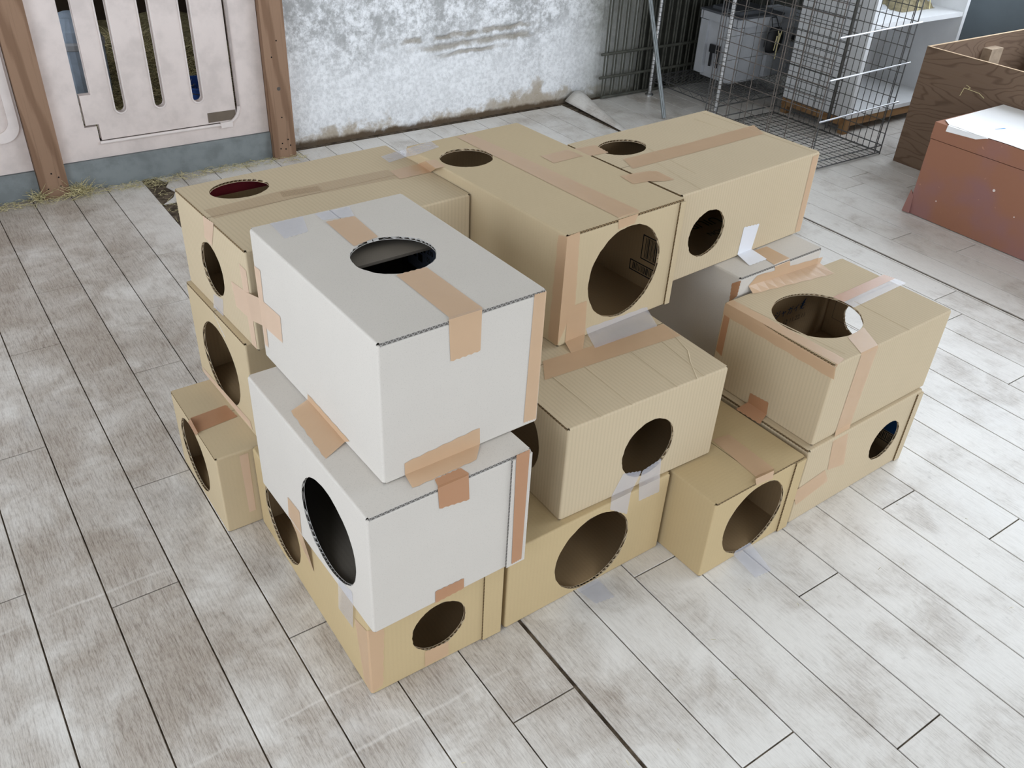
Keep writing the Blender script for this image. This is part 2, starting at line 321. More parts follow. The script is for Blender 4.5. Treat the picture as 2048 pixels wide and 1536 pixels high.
TAPES = {
 'T4': [('tan',[[[0.6538,1.5448,0.8402],[0.7163,1.5424,0.8402]],[[0.6541,1.4187,0.8402],[0.7134,1.4339,0.8402]]]),('tan',[[[0.6674,1.2754,0.8402],[0.7312,1.2755,0.8402]],[[0.6726,1.0992,0.8402],[0.739,1.098,0.8402]],[[0.6654,1.0874,0.8426],[0.7337,1.0899,0.8419]],[[0.6695,1.0875,0.7579],[0.7328,1.0898,0.7586]]]),('clear',[[[0.5545,1.5896,0.8402],[0.6247,1.5911,0.8402]],[[0.5527,1.5124,0.8402],[0.6054,1.5204,0.8402]]]),('clear',[[[0.6502,1.5907,0.8402],[0.7284,1.5902,0.8402]],[[0.6517,1.5555,0.8402],[0.7163,1.5424,0.8402]]]),('tan',[[[0.8479,1.094,0.8369],[0.8754,1.095,0.8357]],[[0.8427,1.0938,0.5527],[0.8742,1.095,0.5495]]]),('tan',[[[0.5725,1.084,0.5731],[0.7371,1.09,0.5842]],[[0.5728,1.084,0.5458],[0.7387,1.09,0.5445]],[[0.5695,1.0507,0.5412],[0.7103,1.058,0.5412]]]),('tan',[[[0.5176,1.3825,0.5635],[0.5239,1.208,0.5593]],[[0.5175,1.3854,0.5482],[0.5232,1.2276,0.5447]],[[0.4772,1.3754,0.5412],[0.4731,1.2049,0.5412]]]),('pink',[[[0.5101,1.5863,0.7585],[0.5112,1.5561,0.7618]],[[0.5103,1.5828,0.5745],[0.5109,1.5647,0.5753]]])],
 'M2': [('brown',[[[0.6147,1.0501,0.5412],[0.6723,1.0525,0.5412]],[[0.6107,1.0318,0.5412],[0.6772,1.033,0.5412]],[[0.6061,1.0241,0.5431],[0.6727,1.026,0.5435]],[[0.6095,1.0242,0.4923],[0.6759,1.0261,0.4824]]]),('brown',[[[0.6004,1.024,0.2773],[0.6677,1.0259,0.2748]],[[0.6003,1.024,0.2452],[0.6682,1.0259,0.2465]]]),('clear',[[[0.4584,1.1672,0.2696],[0.4602,1.1021,0.2864]],[[0.4584,1.1648,0.2559],[0.4602,1.1016,0.2555]],[[0.4707,1.2066,0.1321],[0.4701,1.1359,0.1406]]]),('tan',[[[0.4521,1.3881,0.3153],[0.4538,1.3288,0.3185]],[[0.4519,1.3964,0.2568],[0.4537,1.3321,0.2556]],[[0.4721,1.3843,0.1468],[0.4717,1.3341,0.1252]]]),('brown',[[[0.7782,1.0246,0.5453],[0.8101,1.0255,0.5457]],[[0.7836,1.0248,0.252],[0.8094,1.0255,0.2533]]])],
 'G2': [('tan',[[[0.47,1.1236,0.1837],[0.4698,1.0971,0.0115]],[[0.4695,1.068,0.2012],[0.4695,1.0697,0.0061]],[[0.4721,1.0644,0.2032],[0.4726,1.0644,0.0066]],[[0.5055,1.0641,0.1879],[0.4963,1.0642,0.0162]]]),('tan',[[[0.5975,1.0633,0.0552],[0.6556,1.0629,0.0513]],[[0.597,1.0633,0.0072],[0.6559,1.0629,0.0075]]])],
 'G1': [('brown',[[[0.3845,1.877,0.2226],[0.3849,1.8252,0.2142]],[[0.3848,1.8432,0.2539],[0.3852,1.7937,0.243]],[[0.3909,1.8703,0.237],[0.3902,1.8043,0.237]],[[0.4833,1.8791,0.237],[0.4913,1.8173,0.237]]]),('pink',[[[0.4441,1.6807,0.225],[0.4656,1.6808,0.225]],[[0.4462,1.6807,0.042],[0.4632,1.6808,0.0421]]])],
 'M1': [('pink',[[[0.4839,2.0474,0.2569],[0.4845,2.0365,0.2404]],[[0.4992,1.7408,0.2695],[0.4996,1.7327,0.2469]]])],
 'T1': [('faint',[[[0.5139,1.8973,0.7585],[0.5178,1.843,0.7585]],[[0.7032,1.9198,0.7585],[0.7113,1.8649,0.7585]],[[0.9916,1.9234,0.7585],[0.9901,1.8601,0.7585]]]),('faint',[[[0.7009,1.9142,0.7585],[0.6956,1.8833,0.7585]],[[0.7931,1.9067,0.7585],[0.792,1.8759,0.7585]]]),('pink',[[[0.504,1.8768,0.7541],[0.5075,1.8163,0.7595]],[[0.5032,1.89,0.6975],[0.5056,1.8494,0.6917]]]),('pink',[[[0.5144,1.6978,0.7121],[0.5164,1.663,0.7107]],[[0.5149,1.6886,0.5153],[0.5165,1.6624,0.5159]]]),('pink',[[[0.5107,1.7618,0.6423],[0.5113,1.7513,0.5822]],[[0.5154,1.6802,0.6524],[0.5158,1.674,0.5853]],[[0.5105,1.5767,0.6882],[0.5104,1.5775,0.6219]],[[0.514,1.4793,0.694],[0.5139,1.4828,0.6302]]]),('clear',[[[0.5031,1.8932,0.5481],[0.5065,1.8337,0.56]],[[0.5024,1.9052,0.5151],[0.5057,1.8468,0.5131]],[[0.4923,1.879,0.5007],[0.495,1.8261,0.4635]]]),('clear',[[[1.0195,2.0118,0.7585],[1.0189,1.9638,0.7585]],[[1.077,2.0277,0.7585],[1.0756,1.9787,0.7585]],[[1.069,1.9657,0.7854],[1.0706,1.9162,0.7854]],[[1.1558,1.9888,0.7854],[1.1527,1.9395,0.7854]]]),('tan',[[[0.9924,1.9115,0.7585],[0.9892,1.8532,0.7585]],[[1.0787,1.9208,0.7585],[1.0805,1.8576,0.7585]],[[1.07,1.8692,0.7854],[1.0686,1.8125,0.7854]],[[1.0987,1.866,0.7854],[1.0953,1.8137,0.7854]]])],
 'T2': [('tan',[[[1.2336,1.9842,0.7854],[1.2819,1.9865,0.7854]],[[1.2819,1.3648,0.7854],[1.3512,1.3743,0.7854]],[[1.2756,1.3568,0.7826],[1.3393,1.3613,0.7843]],[[1.2791,1.3571,0.7609],[1.3318,1.3608,0.7626]]]),('tan',[[[1.1193,1.3739,0.7756],[1.1188,1.3801,0.5077]],[[1.1209,1.3515,0.781],[1.1208,1.3525,0.5026]],[[1.1218,1.3459,0.7831],[1.1213,1.3459,0.506]],[[1.158,1.3485,0.7856],[1.1657,1.349,0.5966]]]),('tan',[[[1.1453,1.3476,0.5992],[1.2031,1.3517,0.5979]],[[1.1447,1.3475,0.506],[1.2086,1.3521,0.5059]],[[1.1344,1.3101,0.4994],[1.1695,1.3095,0.4994]]]),('clear',[[[1.2099,1.3522,0.5208],[1.4193,1.367,0.513]],[[1.2171,1.3527,0.5029],[1.4251,1.3675,0.5017]],[[1.1969,1.2986,0.4994],[1.3953,1.2989,0.4994]]])],
 'T3': [('tan',[[[1.5399,1.6482,0.7831],[1.5174,1.5846,0.7831]],[[1.7916,1.6594,0.7831],[1.7685,1.597,0.7831]],[[2.0728,1.6821,0.7831],[2.0425,1.615,0.7831]]]),('tan',[[[1.3545,1.7616,0.7854],[1.3548,1.7056,0.7854]],[[1.4381,1.768,0.7854],[1.4441,1.7113,0.7854]],[[1.4734,1.7697,0.7831],[1.4742,1.7067,0.7831]],[[1.5393,1.766,0.7831],[1.5354,1.7042,0.7831]]]),('tan',[[[1.4506,1.5559,0.7854],[1.4451,1.5003,0.7854]],[[1.5051,1.5536,0.7854],[1.4952,1.4955,0.7854]],[[1.5452,1.5507,0.7831],[1.5334,1.4818,0.7831]],[[1.5615,1.5421,0.7831],[1.5608,1.4784,0.7831]]]),('white',[[[1.788,1.4133,0.6285],[1.8564,1.4186,0.6221]],[[1.7846,1.4131,0.5494],[1.8451,1.4177,0.5495]],[[1.7748,1.3587,0.5428],[1.8478,1.3618,0.5428]]]),('tan',[[[2.04,1.4327,0.7743],[2.0671,1.4347,0.776]],[[2.044,1.433,0.5495],[2.0686,1.4349,0.5479]]])],
 'M4': [('tan',[[[1.8491,1.4168,0.5428],[1.9084,1.4161,0.5428]],[[1.8393,1.3292,0.5428],[1.9084,1.3347,0.5428]],[[1.8401,1.3247,0.5371],[1.9037,1.3275,0.5381]],[[1.8452,1.3249,0.5221],[1.9126,1.3279,0.5173]]]),('tan',[[[1.7696,1.3217,0.531],[2.0628,1.3343,0.5081]],[[1.7402,1.3204,0.5079],[2.0557,1.334,0.491]],[[1.7447,1.3039,0.4911],[2.0379,1.2704,0.4911]]]),('brown',[[[1.6969,1.3413,0.5171],[1.697,1.338,0.4611]],[[1.698,1.3156,0.5378],[1.6979,1.3174,0.4907]]])],
 'M5': [('tan',[[[1.6716,1.3069,0.4911],[1.6951,0.9654,0.4911]],[[1.6434,1.3048,0.4911],[1.6603,0.9584,0.4911]],[[1.6442,1.3083,0.4802],[1.6543,0.9581,0.482]],[[1.6442,1.3077,0.4563],[1.6545,0.9531,0.4519]]]),('brown',[[[1.6444,1.3036,0.4613],[1.6449,1.2838,0.4591]],[[1.6443,1.3056,0.3449],[1.6449,1.2838,0.3375]]]),('brown',[[[1.9225,1.1819,0.4911],[1.9261,1.1488,0.4911]],[[2.1594,1.1949,0.4911],[2.1676,1.163,0.4911]]]),('clear',[[[1.9261,1.1488,0.4911],[1.9251,1.1158,0.4911]],[[2.1676,1.163,0.4911],[2.1718,1.1303,0.4911]]]),('tan',[[[1.7841,1.0257,0.4911],[1.8612,1.0361,0.4911]],[[1.752,0.9625,0.4911],[1.8205,0.9642,0.4911]],[[1.7525,0.9604,0.4835],[1.8218,0.9624,0.483]],[[1.7494,0.9603,0.3099],[1.8134,0.9622,0.3017]],[[1.7488,0.9603,0.2574],[1.8127,0.9621,0.2551]],[[1.7313,0.9488,0.2349],[1.7945,0.9507,0.2339]],[[1.75,0.9494,0.1326],[1.8273,0.9517,0.1176]]]),('brown',[[[1.6482,1.1695,0.2839],[1.65,1.1082,0.289]],[[1.6482,1.1689,0.2549],[1.6501,1.1052,0.2536]],[[1.6142,1.1761,0.2401],[1.6196,1.0964,0.2401]]])],
 'G5': [('tan',[[[1.6126,0.9451,0.1215],[1.6463,0.9462,0.0612]],[[1.737,0.949,0.1387],[1.7691,0.9499,0.0852]]])],
 'G4': [('tan',[[[1.4618,1.114,0.2401],[1.5161,1.1074,0.2401]],[[1.4501,0.9567,0.2401],[1.5121,0.9535,0.2401]],[[1.4244,0.938,0.2577],[1.4933,0.9401,0.2518]],[[1.4342,0.9383,0.2342],[1.4988,0.9403,0.2238]]]),('clear',[[[1.4202,0.9379,0.0195],[1.4767,0.9396,0.0197]],[[1.4178,0.9378,0.0086],[1.4856,0.9399,0.0095]],[[1.4137,0.8598,0.0008],[1.4683,0.8549,0.0008]]])],
 'G3': [('clear',[[[1.014,1.0639,0.0022],[1.0786,1.0652,0.0017]],[[1.0172,1.0541,0.0008],[1.0803,1.0556,0.0008]],[[1.0263,1.0065,0.0008],[1.0785,0.999,0.0008]]])],
 'M3': [('tan',[[[1.0578,1.316,0.4994],[1.0162,1.2518,0.4994]],[[1.2199,1.3081,0.4994],[1.2018,1.2459,0.4994]],[[1.4133,1.3003,0.4994],[1.4138,1.2367,0.4994]]]),('clear',[[[1.1275,1.0793,0.3028],[1.1851,1.0788,0.2864]],[[1.1005,1.0795,0.2485],[1.1697,1.079,0.2474]],[[1.0875,1.0654,0.2473],[1.1488,1.0667,0.2479]],[[1.0879,1.0654,0.2239],[1.1475,1.0667,0.1794]]]),('clear',[[[1.188,1.0788,0.2851],[1.2448,1.0784,0.2985]],[[1.1837,1.0789,0.2503],[1.2493,1.0784,0.252]],[[1.1735,1.0672,0.2498],[1.2413,1.0687,0.2471]],[[1.1806,1.0674,0.2042],[1.2477,1.0688,0.2015]]])],
}


# ---------------------------------------------------------------- mesh helpers
class MB:
    """collects faces (with material slots and UVs) for ONE mesh object"""
    def __init__(self): self.v = []; self.f = []; self.m = []; self.uv = []; self.sm = []
    def face(self, pts, mi=0, uv=None, smooth=False):
        i = len(self.v); self.v += [tuple(p) for p in pts]; self.f.append(tuple(range(i, i + len(pts)))); self.m.append(mi)
        self.uv.append(uv or [(0, 0)] * len(pts)); self.sm.append(smooth)
    def box(self, x0, x1, y0, y1, z0, z1, mi=0):
        P = [(x, y, z) for z in (z0, z1) for y in (y0, y1) for x in (x0, x1)]
        for q in ((0, 2, 3, 1), (4, 5, 7, 6), (0, 1, 5, 4), (2, 6, 7, 3), (0, 4, 6, 2), (1, 3, 7, 5)):
            pts = [P[k] for k in q]
            self.face(pts, mi, [(p[0] + p[1], p[2] + p[1]) for p in pts])
    def bar(self, a, b, r, n=5, mi=0, r2=None):
        a = Vector(a); b = Vector(b); d = (b - a)
        if d.length < 1e-6: return
        d.normalize(); u = d.orthogonal().normalized(); w_ = d.cross(u); r2 = r if r2 is None else r2
        A = [a + (u * math.cos(t) + w_ * math.sin(t)) * r for t in [2 * math.pi * k / n for k in range(n)]]
        B_ = [b + (u * math.cos(t) + w_ * math.sin(t)) * r2 for t in [2 * math.pi * k / n for k in range(n)]]
        for k in range(n): self.face([A[k], A[(k + 1) % n], B_[(k + 1) % n], B_[k]], mi, smooth=True)
        self.face(A[::-1], mi); self.face(B_, mi)
    def tube(self, pts, r, n=5, mi=0):
        for a, b in zip(pts[:-1], pts[1:]): self.bar(a, b, r, n, mi)
    def build(self, name, mats, parent=None, weld=False):
        me = bpy.data.meshes.new(name); me.from_pydata(self.v, [], self.f)
        for m in (mats if isinstance(mats, (list, tuple)) else [mats]): me.materials.append(MAT[m])
        me.polygons.foreach_set('material_index', self.m); me.polygons.foreach_set('use_smooth', self.sm)
        ul = me.uv_layers.new(name='uv'); flat = [c for fu in self.uv for q in fu for c in q]; ul.data.foreach_set('uv', flat)
        if weld:
            bm = bmesh.new(); bm.from_mesh(me); bmesh.ops.remove_doubles(bm, verts=bm.verts, dist=1e-5); bm.to_mesh(me); bm.free()
        me.update()
        o = bpy.data.objects.new(name, me); C.objects.link(o)
        if parent is not None: o.parent = parent
        return o

def empty(name, loc, rz=0.0, label=None, cat=None, group=None):
    o = bpy.data.objects.new(name, None); C.objects.link(o); o.location = loc; o.rotation_euler = (0, 0, rz); o.empty_display_size = 0.05
    return tag(o, label, cat, group)
def tag(o, label=None, cat=None, group=None, kind=None):
    if label: o['label'] = label
    if cat: o['category'] = cat
    if group: o['group'] = group
    if kind: o['kind'] = kind
    return o
def bevel(o, width=0.003, seg=2):
    m = o.modifiers.new('bevel', 'BEVEL'); m.width = width; m.segments = seg; m.limit_method = 'ANGLE'; m.angle_limit = math.radians(40); return o
def structure(o): o['kind'] = 'structure'; return o

def holed(loops_outer, holes, clip=None):
    """triangulate a polygon with holes in 2-D; clip=(u, sign) keeps one side of a line; returns list of 2-D triangles"""
    bm = bmesh.new(); edges = []
    for loop in [loops_outer] + holes:
        vs = [bm.verts.new((p[0], p[1], 0)) for p in loop]
        edges += [bm.edges.new((vs[i], vs[(i + 1) % len(vs)])) for i in range(len(vs))]
    bmesh.ops.triangle_fill(bm, use_beauty=True, use_dissolve=False, edges=edges)
    if clip:
        ax, val, sgn = clip
        co = (val, 0, 0) if ax == 0 else (0, val, 0); no = (sgn, 0, 0) if ax == 0 else (0, sgn, 0)
        bmesh.ops.bisect_plane(bm, geom=list(bm.verts) + list(bm.edges) + list(bm.faces), plane_co=co, plane_no=no, clear_outer=True)
    out = []
    for f in bm.faces:
        pts = [(v.co.x, v.co.y) for v in f.verts]
        a = sum(pts[i][0] * pts[(i + 1) % len(pts)][1] - pts[(i + 1) % len(pts)][0] * pts[i][1] for i in range(len(pts)))
        if abs(a) > 1e-10: out.append(pts if a > 0 else pts[::-1])
    bm.free(); return out
def ellipse(h, n=72, jag=0.0012):
    cu, cv, ru, rv = h; out = []; off = 0.0
    for i in range(n):
        off = 0.6 * off + random.uniform(-jag, jag)
        t = 2 * math.pi * i / n; out.append((cu + (ru + off) * math.cos(t), cv + (rv + off) * math.sin(t)))
    return out


# ---------------------------------------------------------------- room shell
mb = MB(); mb.box(XL, XR, YF, YB + 1.3, -0.10, -0.004)
floor = structure(mb.build('floor', ['subfloor']))
tag(floor, 'floor of pale grey-brown vinyl planks over a dark subfloor', None)

# plank columns of the three vinyl sheets; joints measured along each column
def plank(poly, z0=-0.004, z1=0.0, name='plank'):
    cx = sum(p[0] for p in poly) / len(poly); cy = sum(p[1] for p in poly) / len(poly)
    mb = MB(); q = [(p[0] - cx, p[1] - cy) for p in poly]; ch = 0.0008
    inn = []
    n = len(q)
    for i in range(n):
        a, b_, c = Vector(q[i - 1]), Vector(q[i]), Vector(q[(i + 1) % n])
        e1 = (b_ - a).normalized(); e2 = (c - b_).normalized(); n1 = Vector((-e1.y, e1.x)); n2 = Vector((-e2.y, e2.x))
        nn = (n1 + n2); nn = nn / max(nn.dot(n1), 0.3); inn.append(b_ + nn * ch)
    mb.face([(p.x, p.y, z1) for p in inn])
    for i in range(n):
        j = (i + 1) % n
        mb.face([(q[i][0], q[i][1], z1 - ch), (q[j][0], q[j][1], z1 - ch), (inn[j].x, inn[j].y, z1), (inn[i].x, inn[i].y, z1)])
        mb.face([(q[i][0], q[i][1], z0), (q[j][0], q[j][1], z0), (q[j][0], q[j][1], z1 - ch), (q[i][0], q[i][1], z1 - ch)])
    o = mb.build(name, ['plank'], floor); o.location = (cx, cy, 0); return o
LEN = 1.215; G = 0.0017
left_edges = [0.8425, 0.6824, 0.533, 0.384, 0.2336, 0.0816, -0.070, -0.221, -0.372, -0.523, -0.674, -0.825]
left_joint = {0: 0.851, 1: 0.46, 2: 1.295, 3: 1.97, 4: 1.588, 5: 2.27, 6: 1.733, 7: 1.2, 8: 1.9, 9: 0.9, 10: 1.5}
right_edges = [0.849, 1.008, 1.160, 1.310, 1.460, 1.608, 1.757, 1.904, 2.052, 2.200] + [2.200 + 0.1512 * i for i in range(1, 8)] + [3.2705]
right_joint = {0: 0.10, 1: 0.52, 2: 1.02, 3: 0.376, 4: 0.76, 5: 0.15, 6: 1.12, 7: 0.846, 8: 0.62}
far_edges = [3.2815 + 0.1512 * i for i in range(0, 16)]
Y0, Y1 = -0.55, 4.085
def column(xa, xb, joint):
    x0, x1 = min(xa, xb) + G, max(xa, xb) - G
    ys = [joint + LEN * k for k in range(-3, 5)]; cuts = [Y0] + [q for q in ys if Y0 + .02 < q < Y1 - .02] + [Y1]
    return [(x0, x1, a + G, b_ - G) for a, b_ in zip(cuts[:-1], cuts[1:])]
cols = [column(left_edges[i], left_edges[i + 1], left_joint[i]) for i in range(len(left_edges) - 1)]
cols += [column(right_edges[i], right_edges[i + 1], right_joint.get(i, random.uniform(0, LEN))) for i in range(len(right_edges) - 1)]
cols += [column(far_edges[i], far_edges[i + 1], random.uniform(0, LEN)) for i in range(len(far_edges) - 1)]
for ci, col in enumerate(cols):
    for (x0, x1, a, b_) in col:
        if ci == 11 and b_ > 3.2:          # torn vinyl beside the stall: the sheet is ripped off along the seam
            edge = [(0.852, 3.18), (0.872, 3.34), (0.893, 3.45), (0.881, 3.53), (0.905, 3.60), (0.898, 3.68), (0.918, 3.74), (0.907, 3.80), (0.933, 3.86), (0.915, 3.93), (0.942, 3.98), (0.896, 4.06)]
            edge = [e for e in edge if a < e[1] < b_]
            lo = [(x0, a), (x1, a), (x1, b_)]
            if b_ > Y1 - .05: plank(lo + [edge[-1]] + edge[::-1][1:] + ([(x0, edge[0][1] - .02)] if a < 3.1 else []))
            else: plank([(x0, a), (x1, a), (x1, b_), (edge[-1][0], b_)] + edge[::-1])
        elif abs(x0 - 3.2815) < 0.01 and b_ > 3.4:   # this one has lifted and curled at the wall
            if a < 3.5: plank([(x0, a), (x1, a), (x1, b_ if b_ < 3.55 else 3.55), (x0 + .02, b_ if b_ < 3.55 else 3.55)]); plank([(x0 + .03, 3.553), (x1, 3.553), (x1, 4.02)])
        else: plank([(x0, a), (x1, a), (x1, b_), (x0, b_)])
# the curled-up corner of vinyl at the foot of the concrete wall
mb = MB(); n, m = 12, 10; grid = []
for i in range(n + 1):
    s = i / n; row = []
    for j in range(m + 1):
        u = j / m; wd = 0.03 + 0.145 * s
        row.append((3.285 + 0.02 * s + u * wd, 3.52 + 0.585 * s - 0.03 * u * s, 0.002 + 0.012 * s * (1 - u) + math.sin(math.pi * min(1, u * 1.02)) * 0.062 * s ** 1.3))
    grid.append(row)
for i in range(n):
    for j in range(m): mb.face([grid[i][j], grid[i][j + 1], grid[i + 1][j + 1], grid[i + 1][j]], 0, smooth=True)
curl = mb.build('curled_vinyl', ['plank'], floor, weld=True)
sol = curl.modifiers.new('thick', 'SOLIDIFY'); sol.thickness = 0.003

# walls with the daylight openings
def wall_with_hole(name, axis, at, a0, a1, z0, z1, hole, mat, th=0.12):
    mb = MB(); h0, h1, hz0, hz1 = hole if hole else (None,) * 4
    parts = [(a0, a1, z0, z1)] if not hole else [(a0, h0, z0, z1), (h1, a1, z0, z1), (h0, h1, z0, hz0), (h0, h1, hz1, z1)]
    for p0, p1, q0, q1 in parts:
        if axis == 'x': mb.box(min(at, at + th), max(at, at + th), p0, p1, q0, q1)
        else: mb.box(p0, p1, min(at, at + th), max(at, at + th), q0, q1)
    return structure(mb.build(name, [mat]))
wall_with_hole('wall_right', 'x', XR, YF, YB, -0.1, ZC, OPENINGS[0][1:], 'dark_wall')
wall_with_hole('wall_left', 'x', XL, YF, YB, -0.1, ZC, OPENINGS[1][1:], 'outer_wall', -0.12)
wall_with_hole('wall_front', 'y', YF, XL, XR, -0.1, ZC, OPENINGS[2][1:], 'outer_wall', -0.12)
mb = MB(); mb.box(1.585, XR, YB - 0.025, YB + 0.12, -0.1, ZC)
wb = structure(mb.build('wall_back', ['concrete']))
mb = MB(); mb.box(XL, XR, YF, YB + 1.3, ZC, ZC + 0.1); structure(mb.build('ceiling', ['ceiling']))
# window frames in the openings
def window(name, side, a0, a1, z0, z1, nm):
    root = structure(empty(name, (0, 0, 0)))
    if side == 'right': P = lambda a, t, z: (XR + 0.03 + t, a, z)
    elif side == 'left': P = lambda a, t, z: (XL - 0.03 - t, a, z)
    else: P = lambda a, t, z: (a, YF - 0.03 - t, z)
    def bar(a_0, a_1, z_0, z_1, nme):
        mb = MB(); p, q = P(a_0, 0, z_0), P(a_1, 0.05, z_1)
        mb.box(min(p[0], q[0]), max(p[0], q[0]), min(p[1], q[1]), max(p[1], q[1]), min(p[2], q[2]), max(p[2], q[2])); mb.build(nme, ['outer_wall'], root)
    bar(a0, a1, z0, z0 + .05, 'window_frame'); bar(a0, a1, z1 - .05, z1, 'window_frame'); bar(a0, a0 + .05, z0 + .05, z1 - .05, 'window_frame'); bar(a1 - .05, a1, z0 + .05, z1 - .05, 'window_frame')
    for i in range(1, nm): c_ = a0 + (a1 - a0) * i / nm; bar(c_ - .02, c_ + .02, z0 + .05, z1 - .05, 'mullion')
for i, (side, a0, a1, z0, z1) in enumerate(OPENINGS): window('window_%d' % (i + 1), side, a0, a1, z0, z1, 4)

# ---------------------------------------------------------------- stall front: posts, kickboard, plastic panels, slotted gate
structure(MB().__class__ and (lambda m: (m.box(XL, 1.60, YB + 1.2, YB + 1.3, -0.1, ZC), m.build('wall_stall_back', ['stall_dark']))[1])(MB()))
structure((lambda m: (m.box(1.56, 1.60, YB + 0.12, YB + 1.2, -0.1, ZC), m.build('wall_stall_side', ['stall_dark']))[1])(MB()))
def post(x0, x1, holes):
    mb = MB(); mb.box(-(x1 - x0) / 2, (x1 - x0) / 2, 0, 0.09, 0, ZC)
    return mb
for (x0, x1, lab, nails) in ((0.425, 0.536, 'brown timber post with a knot, between the two plastic stall panels', ((0.455, 0.045), (0.505, 0.05), (0.505, 0.09), (0.48, 0.11))),
                             (1.466, 1.576, 'brown timber post where the stall meets the concrete wall', ((1.50, 0.05), (1.525, 0.045), (1.55, 0.06), (1.51, 0.075), (1.54, 0.09), (1.52, 0.20), (1.50, 0.48), (1.53, 0.55)))):
    r = empty('timber_post', ((x0 + x1) / 2, 4.018, 0), 0, lab, 'post', 'stall posts')
    bevel(post(x0, x1, None).build('shaft', ['post'], r), 0.004)
    for nx, nz in nails:
        mb = MB(); mb.bar((nx - (x0 + x1) / 2, -0.0008, nz), (nx - (x0 + x1) / 2, 0.004, nz), 0.0035, 8); mb.build('nail_hole', ['ink'], r)
    if x0 > 1:
        mb = MB(); mb.bar((-0.002, -0.0006, 0.335), (-0.002, 0.004, 0.335), 0.009, 12); mb.build('knot', ['wire_rust'], r)
def slab(name, label, x0, x1, y0, y1, z0, z1, mat, cat, group=None):
    mb = MB(); mb.box(x0, x1, y0, y1, z0, z1); o = bevel(mb.build(name, [mat])); return tag(o, label, cat, group)
slab('kickboard', 'blue-grey painted kickboard under the slotted plastic gate', 0.538, 1.464, 4.045, 4.085, 0.0, 0.128, 'kick', 'kickboard')
slab('kickboard', 'blue-grey painted kickboard under the plain plastic stall panel', -1.2, 0.423, 4.045, 4.085, 0.0, 0.120, 'kick', 'kickboard')
# panel with the gate opening
def rounded(x0, x1, z0, z1, r, n=6, corners=(1, 1, 1, 1)):
    out = []
    for (cx, cz, t0, on) in ((x1 - r, z0 + r, -math.pi / 2, corners[0]), (x1 - r, z1 - r, 0, corners[1]), (x0 + r, z1 - r, math.pi / 2, corners[2]), (x0 + r, z0 + r, math.pi, corners[3])):
        if on: out += [(cx + r * math.cos(t0 + math.pi / 2 * k / n), cz + r * math.sin(t0 + math.pi / 2 * k / n)) for k in range(n + 1)]
        else: out.append((cx + r * math.copysign(1, math.cos(t0 + math.pi / 4)), cz + r * math.copysign(1, math.sin(t0 + math.pi / 4))))
    return out
def plate(mb, outer, holes, y0, y1, mi=0):
    tr = holed(outer, holes)
    for t in tr:
        mb.face([(a, y0, b_) for a, b_ in t], mi); mb.face([(a, y1, b_) for a, b_ in t][::-1], mi)
    for loop in [outer] + holes:
        for i in range(len(loop)):
            p, q = loop[i], loop[(i + 1) % len(loop)]
            mb.face([(p[0], y0, p[1]), (p[0], y1, p[1]), (q[0], y1, q[1]), (q[0], y0, q[1])], mi, smooth=False)
ZT = 1.7
panel = empty('stall_panel', (1.0, 4.06, 0.13), 0, 'beige-pink plastic stall panel framing the slotted gate', 'panel', 'plastic stall panels')
def put(o, root):
    o.parent = root; o.matrix_parent_inverse = Matrix.Translation(-Vector(root.location)); return o
opening = [(0.656, 0.268), (0.706, 0.268), (0.706, 0.196), (1.255, 0.196)] + [(1.255 + 0.075 * math.sin(t), 0.271 - 0.075 * math.cos(t)) for t in [math.pi / 2 * k / 8 for k in range(1, 9)]] + [(1.33, 1.62), (0.656, 1.62)]
mb = MB(); plate(mb, [(0.538, 0.13), (1.464, 0.13), (1.464, ZT), (0.538, ZT)], [opening], 4.056, 4.085); put(mb.build('frame', ['plastic']), panel)
mb = MB()   # raised lip round the opening
for a_, b_ in zip(opening[2:12], opening[3:13]): mb.bar((a_[0], 4.054, a_[1]), (b_[0], 4.054, b_[1]), 0.007, 8)
mb.bar((1.33, 4.054, 0.271), (1.33, 4.054, 1.60), 0.007, 8)
put(mb.build('raised_lip', ['plastic_rim']), panel)
gate = empty('slotted_gate', (1.0, 4.065, 0.2), 0, 'beige-pink plastic gate with long rounded vertical slots', 'gate')
stad = lambda xa, xb, zb, zt: [((xa + xb) / 2 + (xb - xa) / 2 * math.cos(t), zb + (xb - xa) / 2 + (xb - xa) / 2 * math.sin(t)) for t in [math.pi + math.pi * k / 10 for k in range(11)]] + [((xa + xb) / 2 + (xb - xa) / 2 * math.cos(t), zt + (xb - xa) / 2 * math.sin(t)) for t in [math.pi * k / 10 for k in range(11)]]
SL = [(0.797, 0.840), (0.963, 1.006), (1.131, 1.174)]
outer = [(0.716, 0.206), (1.316, 0.206), (1.316, 1.60), (0.709, 1.60), (0.709, 0.402), (0.664, 0.402), (0.664, 0.276), (0.716, 0.276)]
mb = MB(); plate(mb, outer, [stad(a_, b_, 0.312, 1.45) for a_, b_ in SL], 4.058, 4.092); put(mb.build('leaf', ['plastic']), gate)
for a_, b_ in SL:
    mb = MB(); lp = stad(a_ - .004, b_ + .004, 0.308, 1.45)
    for p_, q_ in zip(lp, lp[1:] + lp[:1]): mb.bar((p_[0], 4.0585, p_[1]), (q_[0], 4.0585, q_[1]), 0.004, 6)
    put(mb.build('slot_rim', ['plastic_rim']), gate)
mb = MB(); mb.box(1.184, 1.313, 4.0565, 4.0575, 0.212, 0.256); put(tag(mb.build('sticker', ['sticker']), 'taupe rectangular sticker'), gate)
mb = MB(); mb.box(1.236, 1.291, 4.046, 4.056, 0.182, 0.207); put(bevel(mb.build('latch', ['plastic_rim'])), gate)
pl = empty('stall_panel', (0.0, 4.06, 0.12), 0, 'plain beige-pink plastic stall panel with a raised rounded frame', 'panel', 'plastic stall panels')
